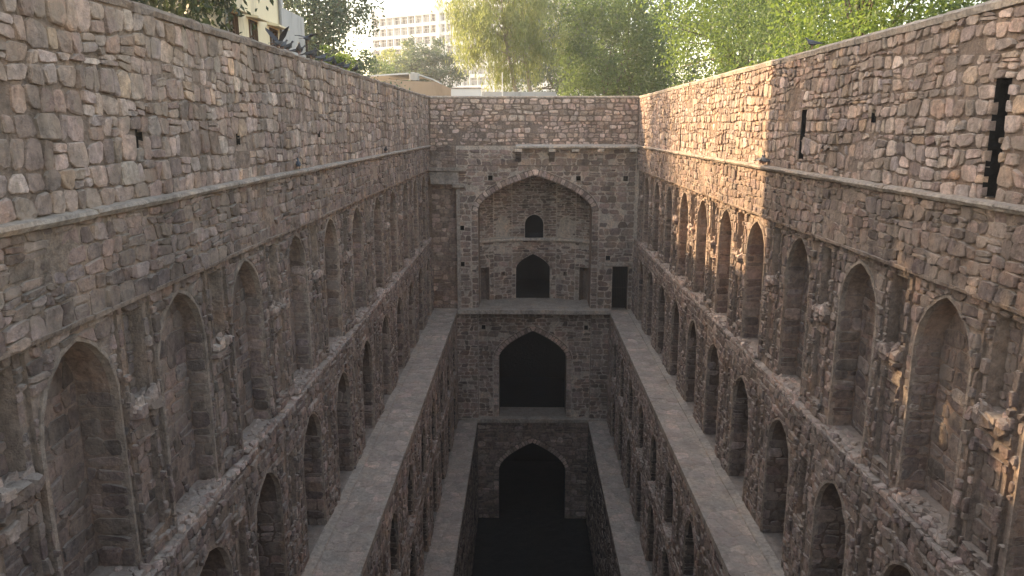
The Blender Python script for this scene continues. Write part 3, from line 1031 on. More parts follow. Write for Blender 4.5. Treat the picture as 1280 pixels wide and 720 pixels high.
        m.add(vs, [(0, 1, 2, 3), (4, 5, 6, 7), (0, 1, 5, 4), (1, 2, 6, 5), (2, 3, 7, 6), (3, 0, 4, 7)])
        m.build('gallery_band', M['limed'], t, bevel=0.015)
    # dark rooms behind the openings, closed all round
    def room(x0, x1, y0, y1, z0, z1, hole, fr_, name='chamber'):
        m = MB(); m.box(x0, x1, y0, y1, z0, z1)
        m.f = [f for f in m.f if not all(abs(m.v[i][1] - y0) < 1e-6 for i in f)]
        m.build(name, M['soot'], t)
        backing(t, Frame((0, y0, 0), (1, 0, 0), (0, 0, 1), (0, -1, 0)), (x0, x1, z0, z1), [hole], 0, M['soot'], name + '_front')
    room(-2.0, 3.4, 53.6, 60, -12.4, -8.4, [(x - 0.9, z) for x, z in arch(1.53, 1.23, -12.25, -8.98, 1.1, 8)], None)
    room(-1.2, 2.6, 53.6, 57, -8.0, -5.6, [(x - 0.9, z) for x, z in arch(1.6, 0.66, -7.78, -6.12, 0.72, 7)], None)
    # balcony floor and its projecting slab
    m = MB(); m.box(XA + 0.3, 4.56, YE - 0.3, 53.6, -12.62, -12.27); m.build('alcove_floor', M['paving'], t)
    x = XA + 0.05
    while x < 5.8:
        nx = min(5.9, x + R.uniform(1.1, 1.9))
        if 5.9 - nx < 0.5: nx = 5.9
        m = MB(); m.box(x + 0.01, nx - 0.01, YE - 0.62, YE + 0.2, -12.6, -12.29, 0.012); m.build('balcony_slab', M['pale_slab'], t, bevel=0.02)
        x = nx
    for x in (-2.2, -0.3, 1.7, 3.6):
        m = MB()
        prof = [(0.0, -12.6), (0.5, -12.6), (0.46, -12.78), (0.2, -12.95), (0.0, -13.0)]
        n = len(prof)
        m.add([(x - 0.13, YE + 0.25 - a, b) for a, b in prof] + [(x + 0.13, YE + 0.25 - a, b) for a, b in prof],
              [tuple(range(n)), tuple(range(n, 2 * n))] + [(i, (i + 1) % n, (i + 1) % n + n, i + n) for i in range(n)])
        m.build('bracket', M['pale_slab'], t, bevel=0.012)
    # doorway to the right of the alcove
    niche(t, fe, door, -0.012, 0.7, M['mortar'], 'doorway', back=False)
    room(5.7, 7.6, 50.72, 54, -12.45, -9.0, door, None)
    m = MB(); m.box(5.55, 7.46, YE - 0.10, YE + 0.1, -9.32, -9.07, 0.015); m.build('lintel_slab', M['cement'], t, bevel=0.02)
    # middle stage below the balcony
    f4 = Frame((0, YE, 0), (1, 0, 0), (0, 0, 1), (0, -1, 0))
    a2 = arch(0.62, 2.4, -20.4, -14.0, 2.1, 12, flat=True)
    f5 = Frame((0, YE + 0.25, 0), (1, 0, 0), (0, 0, 1), (0, -1, 0))
    sm2 = [rect(x - 0.13, x + 0.13, -13.9, -13.6) for x in (-2.85, 4.35)]
    backing(t, f5, (-3.25, 4.7, -20.45, -12.45), [a2] + sm2, -0.012, M['pale_mortar'], 'middle_core')
    for s_ in sm2: niche(t, f5, s_, -0.012, 0.4, M['soot'], 'putlog_hole')
    hl = [Hole(a2, 0.42)] + [Hole(s_, 0.02) for s_ in sm2]
    clad(t, f5, (-3.22, 4.68, -20.4, -12.7), hl, 'coursed', 0.33, 0.5, 0, 0.045, (0.01, 0.05), 'tower', jit=0.04, drop=0.05)
    voussoirs(t, f5, a2, 0.4, 0, 'light', gap=0.05, rel=(0.02, 0.05), per=0.24, bed=M['mortar'])
    for s_ in (-1, 1):
        x = 0.62 + s_ * 2.4
        clad(t, f5, (min(x, x + s_ * 0.4), max(x, x + s_ * 0.4), -20.4, -16.1), [], 'coursed', 0.4, 0.45, 0, 0.04, (0.01, 0.04), 'pale', jit=0.0)
    for x0, x1 in ((XL1 - 1.0, -3.25), (4.7, XR1 + 1.0)):
        backing(t, f4, (x0, x1, -20.5, -12.4), [], -0.012, M['pale_mortar'], 'pilaster')
        clad(t, f4, (x0, x1, -20.45, -12.65), [], 'coursed', 0.34, 0.5, 0, 0.045, (0.01, 0.05), 'tower', jit=0.04)
        xe = x1 if x1 < 0 else x0
        m = MB(); m.box(xe - 0.012, xe + 0.012, YE + 0.005, YE + 0.3, -20.5, -12.4); m.build('pilaster_return', M['mortar'], t)
    niche(t, f5, a2, -0.012, 1.8, M['mortar'], 'archway', back=False)
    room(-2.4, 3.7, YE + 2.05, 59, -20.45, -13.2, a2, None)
    m = MB(); m.box(XL1 + 0.02, XR1 - 0.02, YE - 0.25, YE + 2.0, -20.7, -20.42); m.build('threshold', M['paving'], t)
    # bottom stage
    f6 = Frame((0, YE - 0.05, 0), (1, 0, 0), (0, 0, 1), (0, -1, 0))
    a3 = arch(0.62, 2.42, ZPIT + 0.02, -22.3, 2.2, 12, flat=True)
    backing(t, f6, (XL2 - 0.8, XR2 + 0.8, ZPIT - 0.3, -20.6), [a3], -0.012, M['mortar'], 'bottom_core')
    clad(t, f6, (XL2, XR2, ZPIT, -20.62), [Hole(a3, 0.4)], 'coursed', 0.3, 0.45, 0, 0.035, (0.01, 0.05), 'tower', jit=0.04, drop=0.04)
    voussoirs(t, f6, a3, 0.38, 0, 'light', gap=0.05, rel=(0.02, 0.05), per=0.24, bed=M['mortar'])
    for s_ in (-1, 1):
        x = 0.62 + s_ * 2.42
        clad(t, f6, (min(x, x + s_ * 0.4), max(x, x + s_ * 0.4), ZPIT, -24.5), [], 'coursed', 0.36, 0.45, 0, 0.04, (0.01, 0.04), 'tower', jit=0.0)
    profile_run([(-0.05, -21.5), (0.04, -21.5), (0.04, -21.4), (-0.05, -21.38)], XL2, XR2, -1, YE - 0.05, 1.6, 0.01, 'drip_edge', M['mortar'], t, axis='x')
    niche(t, f6, a3, -0.012, 1.0, M['soot'], 'archway', back=False)
    room(-2.4, 3.7, YE + 0.97, 60, ZPIT - 0.2, -21.6, a3, None)
    finish_stones(t, 300, 6.0, mat='clean_stone')

    # iron gate standing in the doorway
    g = empty('iron_gate', (6.59, YE + 0.35, -12.4))
    props(g, 'dark iron bar gate closing the small doorway beside the alcove', 'gate')
    m = MB()
    for x in (-0.52, 0.49): m.box(x, x + 0.04, -0.02, 0.02, 0, 3.0)
    for z in (0.08, 1.5, 2.95): m.box(-0.48, 0.49, -0.018, 0.018, z, z + 0.04)
    m.build('frame', M['iron'], g)
    for i in range(8):
        m = MB(); m.tube([(-0.42 + i * 0.12, 0, 0.1), (-0.42 + i * 0.12, 0, 2.96)], 0.011, 6); m.build('bar', M['iron'], g)
end_wall()

# pit floor and the stair that leads down to it, just under the view
m = MB()
nx, ny = 18, 30
for j in range(ny + 1):
    for i in range(nx + 1):
        m.v.append((XL2 - 0.2 + (XR2 - XL2 + 0.4) * i / nx, 36 + 15.2 * j / ny, ZPIT + R.uniform(-0.03, 0.05)))
for j in range(ny):
    for i in range(nx):
        a = j * (nx + 1) + i
        m.f.append((a, a + 1, a + nx + 2, a + nx + 1))
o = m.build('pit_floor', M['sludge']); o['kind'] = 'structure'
m = MB()
ns = 132
prof = []
for i in range(ns):
    y = -3.0 + i * 41.5 / ns
    z = -2.6 - i * (ZPIT + 2.6) / -ns if False else -2.6 + (ZPIT + 2.6) * i / ns
    prof += [(y, z), (y + 41.5 / ns, z)]
prof += [(38.5, ZPIT - 0.3), (-3.0, ZPIT - 0.3)]
n = len(prof)
m.add([(XL - 0.6, y, z) for y, z in prof] + [(XR + 0.6, y, z) for y, z in prof],
      [tuple(range(n)), tuple(range(n, 2 * n))] + [(i, (i + 1) % n, (i + 1) % n + n, i + n) for i in range(n)])
o = m.build('stair', M['paving']); o['kind'] = 'structure'

# ---------------------------------------------------------------- buildings
def prism(m, prof, y0, y1):
    n = len(prof)
    m.add([(x, y0, z) for x, z in prof] + [(x, y1, z) for x, z in prof],
          [tuple(range(n)), tuple(range(n, 2 * n))] + [(i, (i + 1) % n, (i + 1) % n + n, i + n) for i in range(n)])
    return m

def cream_building():
    b = empty('house')
    props(b, 'stained cream rendered house with sunshades over its windows, behind the shaded parapet', 'house')
    X, y0, y1, top = -10.5, 26.9, 33.3, 13.0
    fr = Frame((X, 0, 0), (0, 1, 0), (0, 0, 1), (1, 0, 0))
    wins = []
    for zb, zt in ((2.55, 4.0), (6.0, 7.5), (9.2, 10.7)):
        for a, c in ((27.4, 28.3), (29.4, 30.3), (31.75, 32.75)):
            wins.append(rect(a, c, zb, zt))
    backing(b, fr, (y0, y1, GROUND, top), wins, 0, M['cream'], 'front_wall')
    m = MB()
    m.box(-14.4, X - 0.5, y0, y1, GROUND, top - 0.02)
    m.box(X - 0.5, X - 0.001, y0, y0 + 0.25, GROUND, top - 0.02)
    m.box(X - 0.5, X - 0.001, y1 - 0.25, y1, GROUND, top - 0.02)
    m.build('wall', M['cream'], b)
    m = MB(); m.box(-14.6, X + 0.25, y0 - 0.2, y1 + 0.2, top, top + 0.25); m.build('roof_slab', M['cream'], b)
    for w in wins:
        nc = niche(b, fr, w, 0, 0.3, M['wood'], 'window')
        a, c, z0, z1 = w[0][0], w[1][0], w[0][1], w[2][1]
        m = MB()
        for u in (a, (a + c) / 2 - 0.03, c - 0.06): m.box(X - 0.16, X - 0.1, u, u + 0.06, z0, z1)
        for z in (z0, z0 + (z1 - z0) * 0.6, z1 - 0.06): m.box(X - 0.155, X - 0.105, a + 0.06, c - 0.06, z, z + 0.06)
        m.build('frame', M['wood'], nc)
        m = MB(); m.box(X - 0.22, X - 0.2, a, c, z0, z1); m.build('pane', M['curtained'], nc)
        m = MB(); prism(m, [(X - 0.02, z1 + 0.22), (X - 0.02, z1 + 0.08), (X + 0.48, z1 + 0.02), (X + 0.48, z1 + 0.09)], a - 0.22, c + 0.22)
        m.build('sunshade', M['cream'], b)
    for y in (27.05, 33.05):
        m = MB(); m.tube([(X + 0.08, y, GROUND), (X + 0.08, y, top)], 0.06, 8); m.build('drain_pipe', M['pipe'], b)
    m = MB(); m.box(-20, -14.45, 19.0, 31.0, GROUND, 5.0); m.build('side_wing', M['cream'], b)
    g = empty('annex')
    props(g, 'bare grey cement annex standing at the far end of the cream house', 'building')
    m = MB(); m.box(-18, -10.8, 33.56, 37.9, GROUND, 5.2); m.build('wall', M['grey_render'], g)
    m = MB(); m.box(-18.05, -10.75, 33.56, 34.6, 5.2, 5.5); m.build('roof_upstand', M['grey_render'], g)
    m = MB(); m.tube([(-10.7, 37.8, GROUND), (-10.7, 37.8, 4.2)], 0.05, 7); m.build('drain_pipe', M['iron'], g)
cream_building()

def office_block():
    P0, P1 = Vector((-49.0, 250.0, 0)), Vector((16.0, 212.0, 0))
    d = (P1 - P0); L = d.length; d.normalize()
    nrm = Vector((d.y, -d.x, 0))
    b = empty('office_block')
    props(b, 'white multi-storey office block with a grid of windows, far behind the trees', 'building')
    fr = Frame(P0, d, (0, 0, 1), nrm)
    nb = 26
    bw = L / nb
    top, fl = 36.3, 3.2
    def bx(u0, u1, h0, h1, z0, z1, name, mat, par=b):
        vs = [fr.p(u, z, h) for u in (u0, u1) for h in (h0, h1) for z in (z0, z1)]
        m = MB(); m.add(vs, [(0, 1, 3, 2), (4, 6, 7, 5), (0, 4, 5, 1), (2, 3, 7, 6), (0, 2, 6, 4), (1, 5, 7, 3)])
        return m.build(name, mat, par)
    bx(0, L, -14, -0.7, GROUND, top, 'wall', M['white_paint'])
    bx(-0.3, L, -0.69, 0.5, top - 2.6, top + 0.4, 'roof_parapet', M['white_paint'])
    bx(9 * bw, 9 * bw + 1.2, -0.68, 1.2, GROUND, top + 1.2, 'stair_fin', M['white_paint'])
    me_w = me_p = None
    for k in range(9):
        zt = top - 2.6 - k * fl
        bx(-0.3, L, -0.69, 0.35, zt - fl, zt - fl + 1.0, 'spandrel', M['white_paint'])
    for i in range(nb + 1):
        bx(i * bw - 0.16, i * bw + 0.16, -0.68, 0.42, GROUND, top - 2.61, 'fin', M['white_paint'])
    for k in range(7):
        for i in range(nb):
            z0 = top - 2.6 - (k + 1) * fl + 1.0
            z1 = z0 + fl - 1.0
            u0, u1 = i * bw + 0.16, (i + 1) * bw - 0.16
            if me_w is None:
                m = MB()
                mid = (u1 - u0) / 2
                def q(a, c, h0, h1, e, f):
                    vs = [tuple(np.array(fr.p(u, z, h)) - np.array(fr.p(0, 0, 0))) for u in (a, c) for h in (h0, h1) for z in (e, f)]
                    m.add(vs, [(0, 1, 3, 2), (4, 6, 7, 5), (0, 4, 5, 1), (2, 3, 7, 6), (0, 2, 6, 4), (1, 5, 7, 3)])
                hh = z1 - z0
                q(0, 0.1, -0.5, -0.4, 0, hh); q(u1 - u0 - 0.1, u1 - u0, -0.5, -0.4, 0, hh); q(mid - .05, mid + .05, -.5, -.4, 0, hh)
                q(0.1, mid - .05, -.49, -.41, hh * .62, hh * .62 + .1); q(mid + .05, u1 - u0 - .1, -.49, -.41, hh * .62, hh * .62 + .1)
                o = m.build('window', M['white_paint'], b); me_w = o.data
                m = MB(); q(0, u1 - u0, -0.6, -0.55, 0, hh)
                p = m.build('pane', M['glass'], o); me_p = p.data
                me_c = me_p.copy(); me_c.materials[0] = M['curtained']
                m = MB(); q(0.15, 0.15 + 0.75, -0.4, 0.1, 0.02, 0.6)
                me_a = m.build('window_unit', M['pipe'], o).data
            else:
                o = link('window', me_w, None, b)
                link('pane', me_p if R.random() < 0.6 else me_c, None, o)
                if R.random() < 0.25: link('window_unit', me_a, None, o)
            o.location = fr.p(u0, z0, 0)
office_block()

def yard():
    h = empty('low_house')
    props(h, 'low tan house with a sloping white sheet roof, beyond the end parapet', 'house')
    m = MB(); prism(m, [(-14.2, GROUND), (-7.0, GROUND), (-7.0, 3.6), (-9.0, 4.5), (-14.2, 4.7)], 78, 86); m.build('wall', M['tan'], h)
    m = MB(); prism(m, [(-18.0, 5.2), (-11.6, 5.6), (-9.6, 4.95), (-9.6, 4.8), (-11.6, 5.45), (-18.0, 5.05)], 80, 88); m.build('roof', M['sheet'], h)
    t = empty('water_tank', (-11.4, 79, 4.6))
    props(t, 'small grey box water tank on the low tan house', 'tank')
    m = MB(); m.box(-0.45, 0.45, -0.4, 0.4, 0.1, 0.85); m.build('tank_body', M['grey_render'], t, bevel=0.04)
    m = MB(); m.box(-0.35, -0.25, -0.3, 0.3, -0.3, 0.1); m.box(0.25, 0.35, -0.3, 0.3, -0.3, 0.1); m.build('stand', M['iron'], t)
    w = empty('yard_wall')
    props(w, 'low white yard wall under the drooping tree behind the end parapet', 'wall')
    m = MB(); m.box(-6.0, -3.6, 62, 62.3, GROUND, 3.05); m.build('wall_panel', M['white_paint'], w)
    m = MB(); m.box(-3.6, 2.6, 64, 64.3, GROUND, 2.9); m.build('wall_panel', M['grey_render'], w)
    m = MB(); m.box(-6.08, -3.55, 61.95, 62.35, 3.05, 3.14); m.build('coping', M['cement'], w)
    p = empty('lamp_pole', (-1.8, 61, GROUND))
    props(p, 'thin white pole rising behind the end parapet before the trees', 'pole')
    m = MB(); m.tube([(0, 0, 0), (0, 0, 5.4)], [0.05, 0.035], 8); m.build('shaft', M['white_paint'], p)
    m = MB(); m.tube([(0, 0, -0.02), (0, 0, 0.15)], 0.12, 8); m.build('base', M['iron'], p)
yard()

# ---------------------------------------------------------------- trees
rng = np.random.default_rng(5)

def leaf_mesh(name, centers, size, aspect, droop, tint, outward=None):
    n = len(centers)
    ax = rng.normal(size=(n, 3))
    if droop: ax = ax * (1 - droop) + np.array([0, 0, -1.6]) * droop
    ax /= np.linalg.norm(ax, axis=1)[:, None]
    b = np.cross(ax, rng.normal(size=(n, 3)))
    b /= np.linalg.norm(b, axis=1)[:, None]
    nn = np.cross(ax, b)
    l = size * rng.uniform(0.65, 1.35, n)[:, None]
    w = l * aspect * rng.uniform(0.8, 1.2, n)[:, None]
    v = np.stack([centers - ax * l * 0.5, centers + b * w * 0.5 + ax * l * 0.02 + nn * w * 0.12,
                  centers + ax * l * 0.5, centers - b * w * 0.5 + ax * l * 0.02 + nn * w * 0.12], 1).reshape(-1, 3)
    me = bpy.data.meshes.new(name)
    me.vertices.add(4 * n)
    me.vertices.foreach_set('co', v.astype(np.float32).ravel())
    me.loops.add(4 * n)
    me.loops.foreach_set('vertex_index', np.arange(4 * n, dtype=np.int32))
    me.polygons.add(n)
    me.polygons.foreach_set('loop_start', np.arange(0, 4 * n, 4, dtype=np.int32))
    me.update(calc_edges=True)
    at = me.attributes.new('Tint', 'FLOAT', 'POINT')
    at.data.foreach_set('value', np.repeat(tint, 4).astype(np.float32))
    return me

def tree(name, label, base, cc, rad_, leaf, n_clump, n_leaf, size, aspect=0.5, droop=0.0, trunks=1, r0=0.18, bark='bark', group=None, clump=0.26, limb=14, cat='tree', hollow=0.35):
    base, cc, rr = np.array(base, float), np.array(cc, float), np.array(rad_, float)
    t = empty(name, tuple(base))
    props(t, label, cat, group)
    # clump centres through the crown's volume
    d = rng.normal(size=(n_clump, 3)); d /= np.linalg.norm(d, axis=1)[:, None]
    rf = rng.uniform(hollow ** 3, 1, n_clump) ** (1 / 3)
    lump = 1 + 0.22 * np.sin(d[:, 0] * 5 + base[0]) * np.cos(d[:, 2] * 6 + base[1]) + 0.15 * rng.normal(size=n_clump)
    K = cc + d * rr * (rf * lump)[:, None]
    per = max(3, n_leaf // n_clump)
    cr = clump * rr.mean() * rng.uniform(0.55, 1.3, n_clump)
    off = rng.normal(size=(n_clump, per, 3)) * cr[:, None, None] * np.array([0.55, 0.55, 0.42])
    if droop: off[:, :, 2] *= 1.7
    L = (K[:, None, :] + off).reshape(-1, 3)
    tint = np.clip(np.repeat(rng.uniform(0.1, 0.8, n_clump), per) + rng.normal(size=n_clump * per) * 0.2, 0, 1)
    ok = L[:, 2] > GROUND + 0.1
    me = leaf_mesh('crown', L[ok] - base, size, aspect, droop, tint[ok])
    link('crown', me, LEAF[leaf], t)
    # trunk and limbs
    m = MB()
    sp = rr[0] * 0.12
    tops = []
    for k in range(trunks):
        b0 = np.array([(k - (trunks - 1) / 2) * max(sp, 0.5), 0.15 * k, 0])
        top = (cc - base) * np.array([0.8, 0.8, 1]) + np.array([(k - (trunks - 1) / 2) * sp * 2.2, rng.uniform(-.3, .3), -rr[2] * 0.25])
        mid = b0 * 0.5 + top * 0.5 + rng.normal(size=3) * 0.18
        pts = [b0, b0 * 0.75 + mid * 0.25 + rng.normal(size=3) * 0.06, mid, mid * 0.4 + top * 0.6 + rng.normal(size=3) * 0.12, top]
        m.tube([tuple(p) for p in pts], [r0 * 1.25, r0, r0 * 0.8, r0 * 0.68, r0 * 0.5], 8)
        tops.append((mid, top))
    m.build('trunk', M[bark], t, sm=True)
    idx = rng.choice(n_clump, min(limb, n_clump), replace=False)
    for i in idx:
        mid, top = tops[rng.integers(len(tops))]
        s = mid + (top - mid) * rng.uniform(0.2, 1.0)
        e = K[i] - base
        md = (s + e) / 2 + np.array([0, 0, 0.12 * np.linalg.norm(e - s)]) + rng.normal(size=3) * 0.15
        m = MB(); m.tube([tuple(s), tuple(s * .5 + md * .5), tuple(md), tuple(e)], [r0 * 0.42, r0 * 0.34, r0 * 0.26, r0 * 0.1], 6)
        m.build('limb', M[bark], t, sm=True)
    return t

tree('dark_tree', 'dark glossy-leaved tree hanging low over the shaded parapet beside the cream house', (-8.8, 15.0, GROUND), (-8.5, 15.9, 5.6), (1.8, 4.6, 4.0), 'dark', 150, 17000, 0.2, 0.42, 0.45, r0=0.2, clump=0.22)
tree('dark_tree', 'tall dark tree shading the slotted parapet from beside the cream house', (-11.8, 22.0, GROUND), (-10.6, 21.8, 11.9), (3.0, 6.8, 4.9), 'dark', 280, 52000, 0.24, 0.45, 0.3, r0=0.3, clump=0.2)
tree('sparse_tree', 'thin dark sapling with scattered leaves before the corner of the cream house', (-10.4, 23.2, GROUND), (-10.3, 23.4, 5.4), (1.6, 3.2, 2.6), 'dark', 80, 5200, 0.24, 0.45, 0.4, r0=0.09, clump=0.22, limb=10)
tree('dense_tree', 'tall bluish-green tree standing behind the grey annex', (-15.2, 54, GROUND), (-14.9, 54, 7.8), (4.6, 4, 8.4), 'blue', 260, 32000, 0.24, 0.55, 0.1, r0=0.3, clump=0.17)
tree('round_tree', 'rounded grey-green tree in front of the white office block', (-14.2, 112, GROUND), (-14.4, 112, 7.6), (5.6, 5, 4.9), 'blue', 110, 12000, 0.36, 0.6, r0=0.3, clump=0.18)
tree('round_tree', 'small yellowish tree before the foot of the white office block', (-19.5, 120, GROUND), (-19.6, 120, 8.6), (4.2, 4, 3.9), 'drooping', 60, 6000, 0.38, 0.6, r0=0.25, clump=0.2)
tree('round_tree', 'low green tree between the bluish tall tree and the white sheet roof', (-20.5, 98, GROUND), (-20.4, 98, 5.2), (4.6, 4, 3.6), 'broad', 70, 7000, 0.34, 0.6, r0=0.25, clump=0.2)
tree('drooping_tree', 'pale yellow-green tree with hanging leaves and twin trunks behind the end parapet', (0.7, 68, GROUND), (-1.6, 68, 10.2), (5.4, 4.2, 7.2), 'drooping', 280, 30000, 0.40, 0.2, 0.62, trunks=2, r0=0.2, bark='pale_bark', clump=0.15, limb=18, hollow=0.2)
tree('leafy_tree', 'dense mid-green many-stemmed tree behind the corner of the end and sunlit parapets', (8.6, 71, GROUND), (8.4, 71, 7.0), (5.6, 4.5, 8.6), 'broad', 280, 30000, 0.28, 0.5, 0.25, trunks=3, r0=0.13, clump=0.17, limb=18, hollow=0.2)
tree('leafy_tree', 'shadowy bluish tree filling the gap behind the twin-trunked drooping tree', (5.2, 92, GROUND), (4.4, 92, 8.0), (7.2, 4.5, 9.6), 'blue', 220, 22000, 0.36, 0.55, r0=0.25, clump=0.16)
tree('leafy_tree', 'tall light green tree rising behind the sunlit end of the long parapet', (16.0, 53, GROUND), (14.6, 53, 7.4), (5.2, 5, 8.6), 'bright', 280, 32000, 0.22, 0.5, 0.3, r0=0.25, clump=0.16)
tree('leafy_tree', 'broad green tree overlooking the shadow edge on the long parapet', (14.6, 38, GROUND), (13.6, 38.5, 5.8), (3.9, 5.4, 6.4), 'broad', 240, 28000, 0.18, 0.5, 0.3, r0=0.22, clump=0.17)
tree('leafy_tree', 'vivid yellow-green tree just behind the shaded stretch of the slotted parapet', (12.2, 27.5, GROUND), (12.0, 28.4, 4.8), (2.7, 4.4, 4.6), 'bright', 180, 20000, 0.16, 0.5, 0.3, r0=0.18, clump=0.19)
tree('leafy_tree', 'dark tree behind the highest end of the slotted parapet', (15.5, 24.0, GROUND), (15.0, 24.5, 6.4), (3.4, 4.6, 5.4), 'broad', 150, 16000, 0.18, 0.5, 0.2, r0=0.22, clump=0.19)
tree('leafy_tree', 'deep green tree far behind, between the two light green trees', (22.0, 74, GROUND), (20.0, 74, 8.6), (8.0, 5, 10.0), 'blue', 240, 22000, 0.34, 0.55, r0=0.3, clump=0.17)
tree('leafy_tree', 'hazy grey-green tree closing the view behind the many-stemmed tree', (13.5, 96, GROUND), (12.5, 96, 9.0), (8.0, 5, 11.0), 'blue', 240, 22000, 0.38, 0.55, r0=0.3, clump=0.17)
tree('shrub', 'bright green shrub poking over the shaded parapet past the grey annex', (-9.3, 37.5, GROUND), (-9.2, 37.3, 2.9), (0.75, 0.9, 0.75), 'bright', 22, 1500, 0.16, 0.5, r0=0.05, clump=0.3, limb=6, cat='shrub')

def blade_plant(loc, label, n, ln):
    p = empty('strap_leaf_plant', loc)
    props(p, label, 'plant')
    m = MB(); m.tube([(0, 0, 0), (0.03, 0.02, 3.2)], [0.06, 0.04], 7); m.build('stem', M['bark'], p)
    for i in range(n):
        a, e = R.uniform(0, 6.28), R.uniform(0.3, 1.2)
        l = ln * R.uniform(0.7, 1.2)
        pts = []
        for k in range(5):
            s = k / 4
            r_ = l * s * math.cos(e) * (1 + 0.2 * s)
            z = 3.15 + l * (math.sin(e) * s - 0.45 * s * s)
            w = 0.05 * (1 - abs(2 * s - 0.8) ** 2 * 0.5) * (0.15 if k == 4 else 1)
            for sg in (-1, 1):
                pts.append((0.03 + r_ * math.cos(a) - sg * w * math.sin(a), r_ * math.sin(a) + sg * w * math.cos(a), z + (0.0 if sg < 0 else 0.004)))
        m = MB(); m.add(pts, [(2 * k, 2 * k + 1, 2 * k + 3, 2 * k + 2) for k in range(4)])
        o = m.build('leaf', LEAF['bright'], p, sm=True)
        at = o.data.attributes.new('Tint', 'FLOAT', 'POINT')
        at.data.foreach_set('value', [R.random()] * len(o.data.vertices))
blade_plant((-8.9, 25.0, GROUND - 0.1), 'bright strap-leaved plant under the first window of the cream house', 16, 0.75)
blade_plant((-8.9, 28.2, GROUND - 0.1), 'bright strap-leaved plant under the corner window of the cream house', 18, 0.8)

# ---------------------------------------------------------------- pigeons
def pigeon_parts(wings):
    """nose along +x, feet at z = 0"""
    secs = [(-0.20, 0.115, 0.004, 0.012), (-0.11, 0.12, 0.035, 0.03), (-0.04, 0.128, 0.058, 0.058), (0.03, 0.14, 0.062, 0.066), (0.085, 0.165, 0.05, 0.055),
            (0.11, 0.20, 0.032, 0.034), (0.125, 0.23, 0.027, 0.028), (0.145, 0.245, 0.026, 0.026), (0.165, 0.243, 0.015, 0.016), (0.173, 0.241, 0.003, 0.003)]
    body = MB(); n = 8
    for x, z, w, h in secs:
        for k in range(n):
            t = 2 * math.pi * k / n
            body.v.append((x, w * math.cos(t), z + h * math.sin(t)))
    for i in range(len(secs) - 1):
        for k in range(n):
            body.f.append((i * n + k, i * n + (k + 1) % n, (i + 1) * n + (k + 1) % n, (i + 1) * n + k))
    body.f += [tuple(range(n)), tuple((len(secs) - 1) * n + k for k in range(n))]
    beak = MB(); beak.tube([(0.168, 0, 0.241), (0.198, 0, 0.232)], [0.007, 0.002], 5)
    tail = MB(); tail.add([(-0.15, -0.03, 0.115), (-0.15, 0.03, 0.115), (-0.31, 0.05, 0.088), (-0.31, -0.05, 0.088), (-0.15, -0.03, 0.13), (-0.15, 0.03, 0.13), (-0.31, 0.05, 0.096), (-0.31, -0.05, 0.096)],
                          [(0, 1, 2, 3), (4, 7, 6, 5), (0, 4, 5, 1), (1, 5, 6, 2), (2, 6, 7, 3), (3, 7, 4, 0)])
    W = []
    for s in (-1, 1):
        w = MB()
        if wings == 'fly':
            pl = [(0.07, 0.05, 0.16), (-0.06, 0.05, 0.155), (-0.11, 0.16, 0.19), (-0.14, 0.30, 0.20), (-0.05, 0.36, 0.20), (0.04, 0.26, 0.21), (0.09, 0.14, 0.19)]
        elif wings:
            pl = [(0.07, 0.05, 0.17), (-0.06, 0.05, 0.16), (-0.12, 0.14, 0.27), (-0.10, 0.26, 0.40), (-0.02, 0.33, 0.47), (0.05, 0.24, 0.40), (0.09, 0.13, 0.27)]
        else:
            pl = [(0.075, 0.048, 0.155), (0.06, 0.068, 0.12), (-0.05, 0.07, 0.10), (-0.2, 0.03, 0.105), (-0.25, 0.016, 0.115), (-0.12, 0.04, 0.16), (0.0, 0.045, 0.178)]
        k = len(pl)
        w.add([(x, s * y, z) for x, y, z in pl] + [(x, s * (y + 0.012), z + (0.008 if wings else 0)) for x, y, z in pl],
              [tuple(range(k)), tuple(range(k, 2 * k))] + [(i, (i + 1) % k, (i + 1) % k + k, i + k) for i in range(k)])
        W.append(w)
    legs = []
    for s in (-1, 1):
        l = MB(); l.tube([(0.0, s * 0.025, 0.085), (-0.005, s * 0.026, 0.03), (0.0, s * 0.026, 0.004)], [0.012, 0.006, 0.005], 5)
        for a in (-0.5, 0, 0.5, 3.14): l.tube([(0, s * 0.026, 0.005), (0.028 * math.cos(a), s * 0.026 + 0.028 * math.sin(a), 0.003)], [0.004, 0.002], 4)
        legs.append(l)
    return body, beak, tail, W, legs

PROTO = {}
def pigeon(loc, rot, label, wings=False, group=None):
    g = empty('pigeon', loc, rot)
    g.scale = (1.15,) * 3
    props(g, label, 'pigeon', group)
    if wings not in PROTO:
        body, beak, tail, W, legs = pigeon_parts(wings)
        L = [body.build('body', M['feather'], g, sm=True), beak.build('beak', M['beak'], g), tail.build('tail', M['feather_dark'], g)]
        L += [w.build('wing', M['feather_dark'] if wings else M['feather'], g) for w in W] + [l.build('leg', M['beak'], g) for l in legs]
        PROTO[wings] = [(o.name.split('.')[0], o.data) for o in L]
    else:
        for nm, me in PROTO[wings]: link(nm, me, None, g)
    return g
top = ZT + 0.03
FLOCK = 'pigeons along the shaded parapet top'
for y, r_ in ((20.9, 2.6), (21.4, 1.2), (21.9, 0.4), (22.4, 2.0), (23.2, 1.3), (23.9, 0.8), (24.6, 2.4), (25.5, 1.7), (26.4, 0.3), (27.3, 1.1), (28.2, 2.2), (29.3, 0.7)):
    pigeon((XL - 0.14 + R.uniform(-.1, .06), y, top), r_ - math.pi / 2, 'grey pigeon perched in the row along the shaded parapet top', group=FLOCK)
pigeon((XL - 0.15, 20.35, top), 1.2, 'pigeon with raised wings at the head of the flock on the shaded parapet', True)
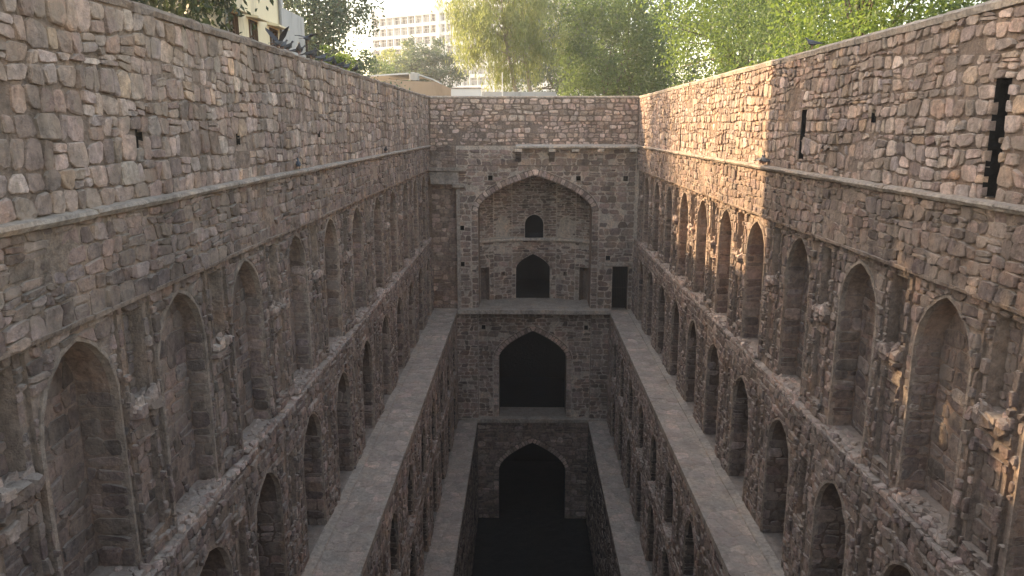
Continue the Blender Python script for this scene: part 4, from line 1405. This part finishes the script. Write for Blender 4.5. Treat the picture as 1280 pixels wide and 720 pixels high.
pigeon((XL - 0.15, 23.1, top + 0.42), 1.2, 'pigeon flying with level spread wings above the flock on the shaded parapet', 'fly')
pigeon((XL + 0.06, 20.7, ZS + 0.055), 1.9, 'lone pigeon on the shaded string course, under the head of the flock')
pigeon((XL + 0.06, 33.9, ZS + 0.055), -1.2, 'lone pigeon on the shaded string course, farther along toward the end wall')
pigeon((XR - 0.06, 23.35, ZS + 0.055), 1.8, 'one of two pigeons side by side on the string course at the shadow edge', group='pair at the shadow edge')
pigeon((XR - 0.05, 23.75, ZS + 0.055), -1.3, 'one of two pigeons side by side on the string course at the shadow edge', group='pair at the shadow edge')
pigeon((XR + 0.12, 20.7, top), 2.4, 'lone pigeon on the coping of the slotted parapet')

# ---------------------------------------------------------------- loose things
def block(loc, dims, rot, label, name='fallen_stone', pal='grey'):
    n = 9
    bm = bmesh.new()
    bmesh.ops.create_icosphere(bm, subdivisions=1, radius=0.5)
    for v in bm.verts:
        c = v.co
        m_ = max(abs(c.x), abs(c.y), abs(c.z))
        c *= (0.42 / m_) * R.uniform(0.85, 1.12)
        c.x *= dims[0] / 0.84; c.y *= dims[1] / 0.84; c.z = (c.z / 0.84 + 0.5) * dims[2]
    me = bpy.data.meshes.new(name); bm.to_mesh(me); bm.free()
    at = me.attributes.new('Col', 'FLOAT_COLOR', 'POINT')
    at.data.foreach_set('color', [*pick(pal), 1.0] * len(me.vertices))
    o = link(name, me, M['stone'])
    o.location = loc; o.rotation_euler = (0, 0, rot)
    props(o, label, 'stone')
    return o
block((6.02, 18.75, ZLED), (0.42, 0.5, 0.2), 0.2, 'dark block lying at the brink of the walkway below the partly sunlit arcade', pal='pit')


# ---------------------------------------------------------------- haze
m = MB(); m.box(-380, 380, -330, 450, ZPIT - 1.3, 40)
hz = m.build('haze', None)
hm = bpy.data.materials.new('thin_haze')
hm.use_nodes = True
hn = hm.node_tree
hn.nodes.remove(hn.nodes['Principled BSDF'])
pv = hn.nodes.new('ShaderNodeVolumePrincipled')
pv.inputs['Color'].default_value = (0.95, 0.96, 0.97, 1)
pv.inputs['Density'].default_value = 0.0008
pv.inputs['Anisotropy'].default_value = 0.4
hn.links.new(pv.outputs[0], hn.nodes['Material Output'].inputs['Volume'])
hz.data.materials.append(hm)
hz['kind'] = 'stuff'
hz['label'] = 'thin pale haze filling the air over the stepwell and trees'
hz['category'] = 'haze'
